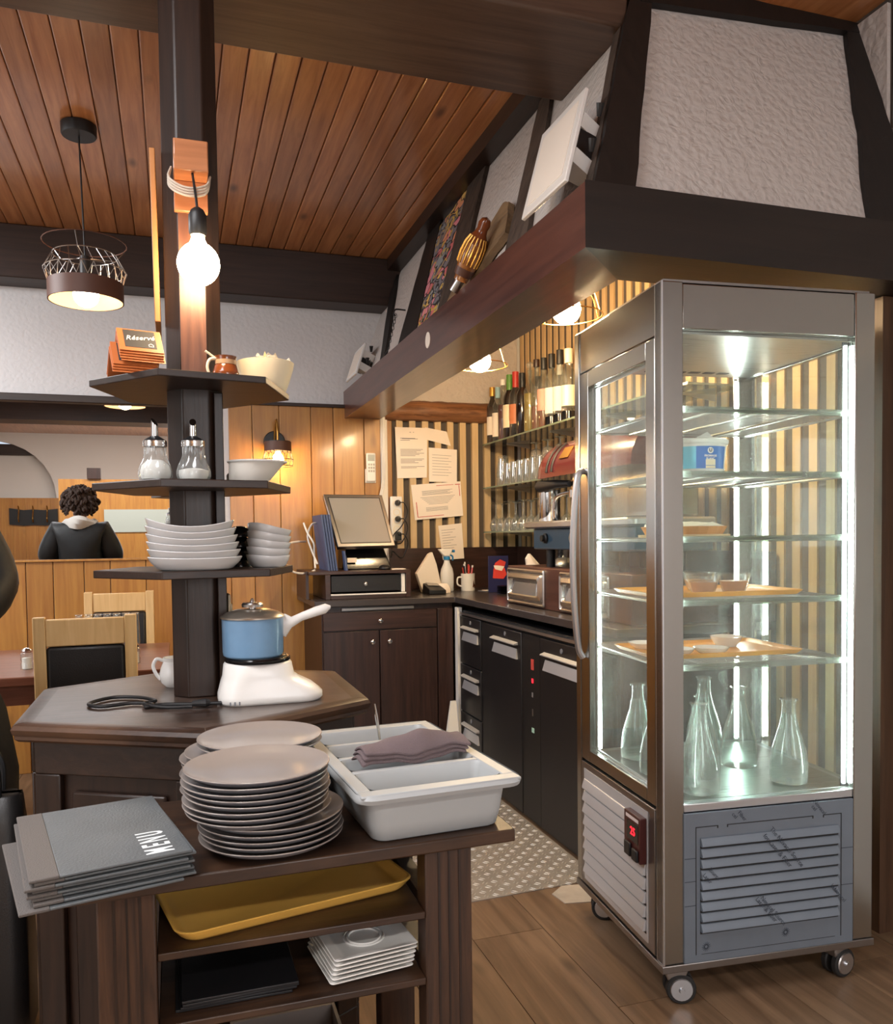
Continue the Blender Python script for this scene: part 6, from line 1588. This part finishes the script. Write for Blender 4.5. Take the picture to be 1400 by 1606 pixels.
# jacket over torso and arms
JJ = [((0,.0,.80),.17),((0,.02,.95),.17),((0,.03,1.14),.185),((0,.04,1.27),.15),((0,.04,1.345),.085),
      ((-.16,.04,1.295),.10),((-.245,.04,1.10),.088),((-.205,-.15,1.03),.066),((-.12,-.225,1.11),.05),
      ((.16,.04,1.295),.10),((.245,.04,1.10),.088),((.205,-.15,1.03),.066),((.12,-.225,1.11),.05)]
skinned('jacket', JJ, [(0,1),(1,2),(2,3),(3,4),(3,5),(5,6),(6,7),(7,8),(3,9),(9,10),(10,11),(11,12)], M['jacket'], pe)
part('coat_skirt', MB().loft([[(rx*math.cos(a)*(1+.02*math.sin(9*a)), .01+ry*math.sin(a)*(1+.03*math.sin(7*a)), z) for a in [2*PI*i/48 for i in range(48)]] for z, rx, ry in ((.44,.275,.19),(.46,.29,.2),(.62,.295,.2),(.78,.27,.19),(.92,.22,.175),(1.0,.19,.16))]), M['jacket'], pe, ang=1.2)
TJ = [((0,0,.86),.155),((-.10,0,.76),.12),((-.105,-.02,.47),.085),((-.105,.02,.12),.065),((.10,0,.76),.12),((.105,-.02,.47),.085),((.105,.02,.12),.065)]
skinned('jeans', TJ, [(0,1),(1,2),(2,3),(0,4),(4,5),(5,6)], M['jeans'], pe)
hd_ = MB(); rg_ = []
for k, (r, z, dy) in enumerate(((.10,1.30,.08),(.125,1.335,.07),(.13,1.365,.06),(.11,1.385,.05),(.085,1.375,.04))):
    rg_.append([(r*math.cos(a)*1.05, dy+r*.85*math.sin(a)+.012*math.sin(4*a+k), z+.012*math.sin(3*a+k)+.02*max(0,math.sin(a))) for a in [2*PI*i/30 for i in range(30)]])
part('hood', hd_.loft(rg_, False, False), M['hood'], pe)
hr = MB()
r_ = random.Random(3)
hr.sphere((0,.012,1.545), .105, 28, 18, 1, 1, 1.06)
for i in range(230):
    a = r_.random()*2*PI; t_ = r_.uniform(-.75,1)
    d3 = Vector((math.cos(a)*math.sqrt(1-t_*t_), math.sin(a)*math.sqrt(1-t_*t_), t_))
    if d3.y < -.35 and t_ < .45: continue
    c0_ = Vector((0,.012,1.545))+d3*.105
    hr.tube(smoothpath([c0_-d3*.012, c0_+d3*.02+Vector((r_.uniform(-.015,.015),r_.uniform(-.01,.015),-.01)), c0_+d3*.026+Vector((r_.uniform(-.02,.02),r_.uniform(-.01,.02),-.04))],3), [.013]*3+[.012]*3+[.004], 6)
part('hair', hr, M['hair'], pe)
fc = MB()
fc.sphere((0,-.03,1.535), .074, 24, 16, .92, .95, 1.3)
part('face', fc, M['skin'], pe)
for s in (-1,1):
    part('eye', MB().sphere((s*.03,-.093,1.545), .0115, 12, 8), M['white'], pe)
    part('ear', MB().sphere((s*.073,-.01,1.535), .02, 10, 8, .4, .7, 1.3), M['skin'], pe)
part('nose', MB().loft([[(-.006,-.098,1.55),(.006,-.098,1.55),(0,-.104,1.552)],[(-.015,-.097,1.515),(.015,-.097,1.515),(0,-.122,1.517)]]), M['skin'], pe)
part('mouth', MB().tube(smoothpath([(-.022,-.093,1.49),(0,-.1,1.487),(.022,-.093,1.49)]), .004, 6), plain('lips', (170,92,86), .5), pe)
for s in (-1,1):
    # hand with palm, four fingers and a thumb round the phone
    hj = [((s*.10,-.245,1.135),.026),((s*.062,-.275,1.165),.028),((s*.045,-.29,1.18),.024)]
    he = [(0,1),(1,2)]
    for f in range(4):
        b0 = len(hj)
        hj += [((s*(.045-.004*f),-.295+.006*f,1.195-.016*f),.0095),((s*(.02),-.318+.006*f,1.20-.017*f),.009),((s*.004,-.308+.006*f,1.20-.017*f),.0075)]
        he += [(2,b0),(b0,b0+1),(b0+1,b0+2)]
    b0 = len(hj)
    hj += [((s*.05,-.262,1.195),.011),((s*.032,-.258,1.215),.0095),((s*.018,-.262,1.225),.008)]
    he += [(1,b0),(b0,b0+1),(b0+1,b0+2)]
    skinned('hand', hj, he, M['skin'], pe, 1)
    part('shoe', MB().loft([[(s*.105+x,y,z) for x,y in rrect(-.05*q_,-.20*q_,.05*q_,.09*q_,.045*q_,5)] for z,q_ in ((0,.97),(.02,1),(.05,.92),(.085,.7),(.10,.55))]), M['black'], pe, ang=1.2)
single('phone', MB().rbox((PXX,PYY-.285,1.19), (.075,.009,.15), Matrix.Rotation(.5,4,'X')), M['blackgloss'], 'black phone held in both hands by the person at the left edge', 'phone', bevel=.002)
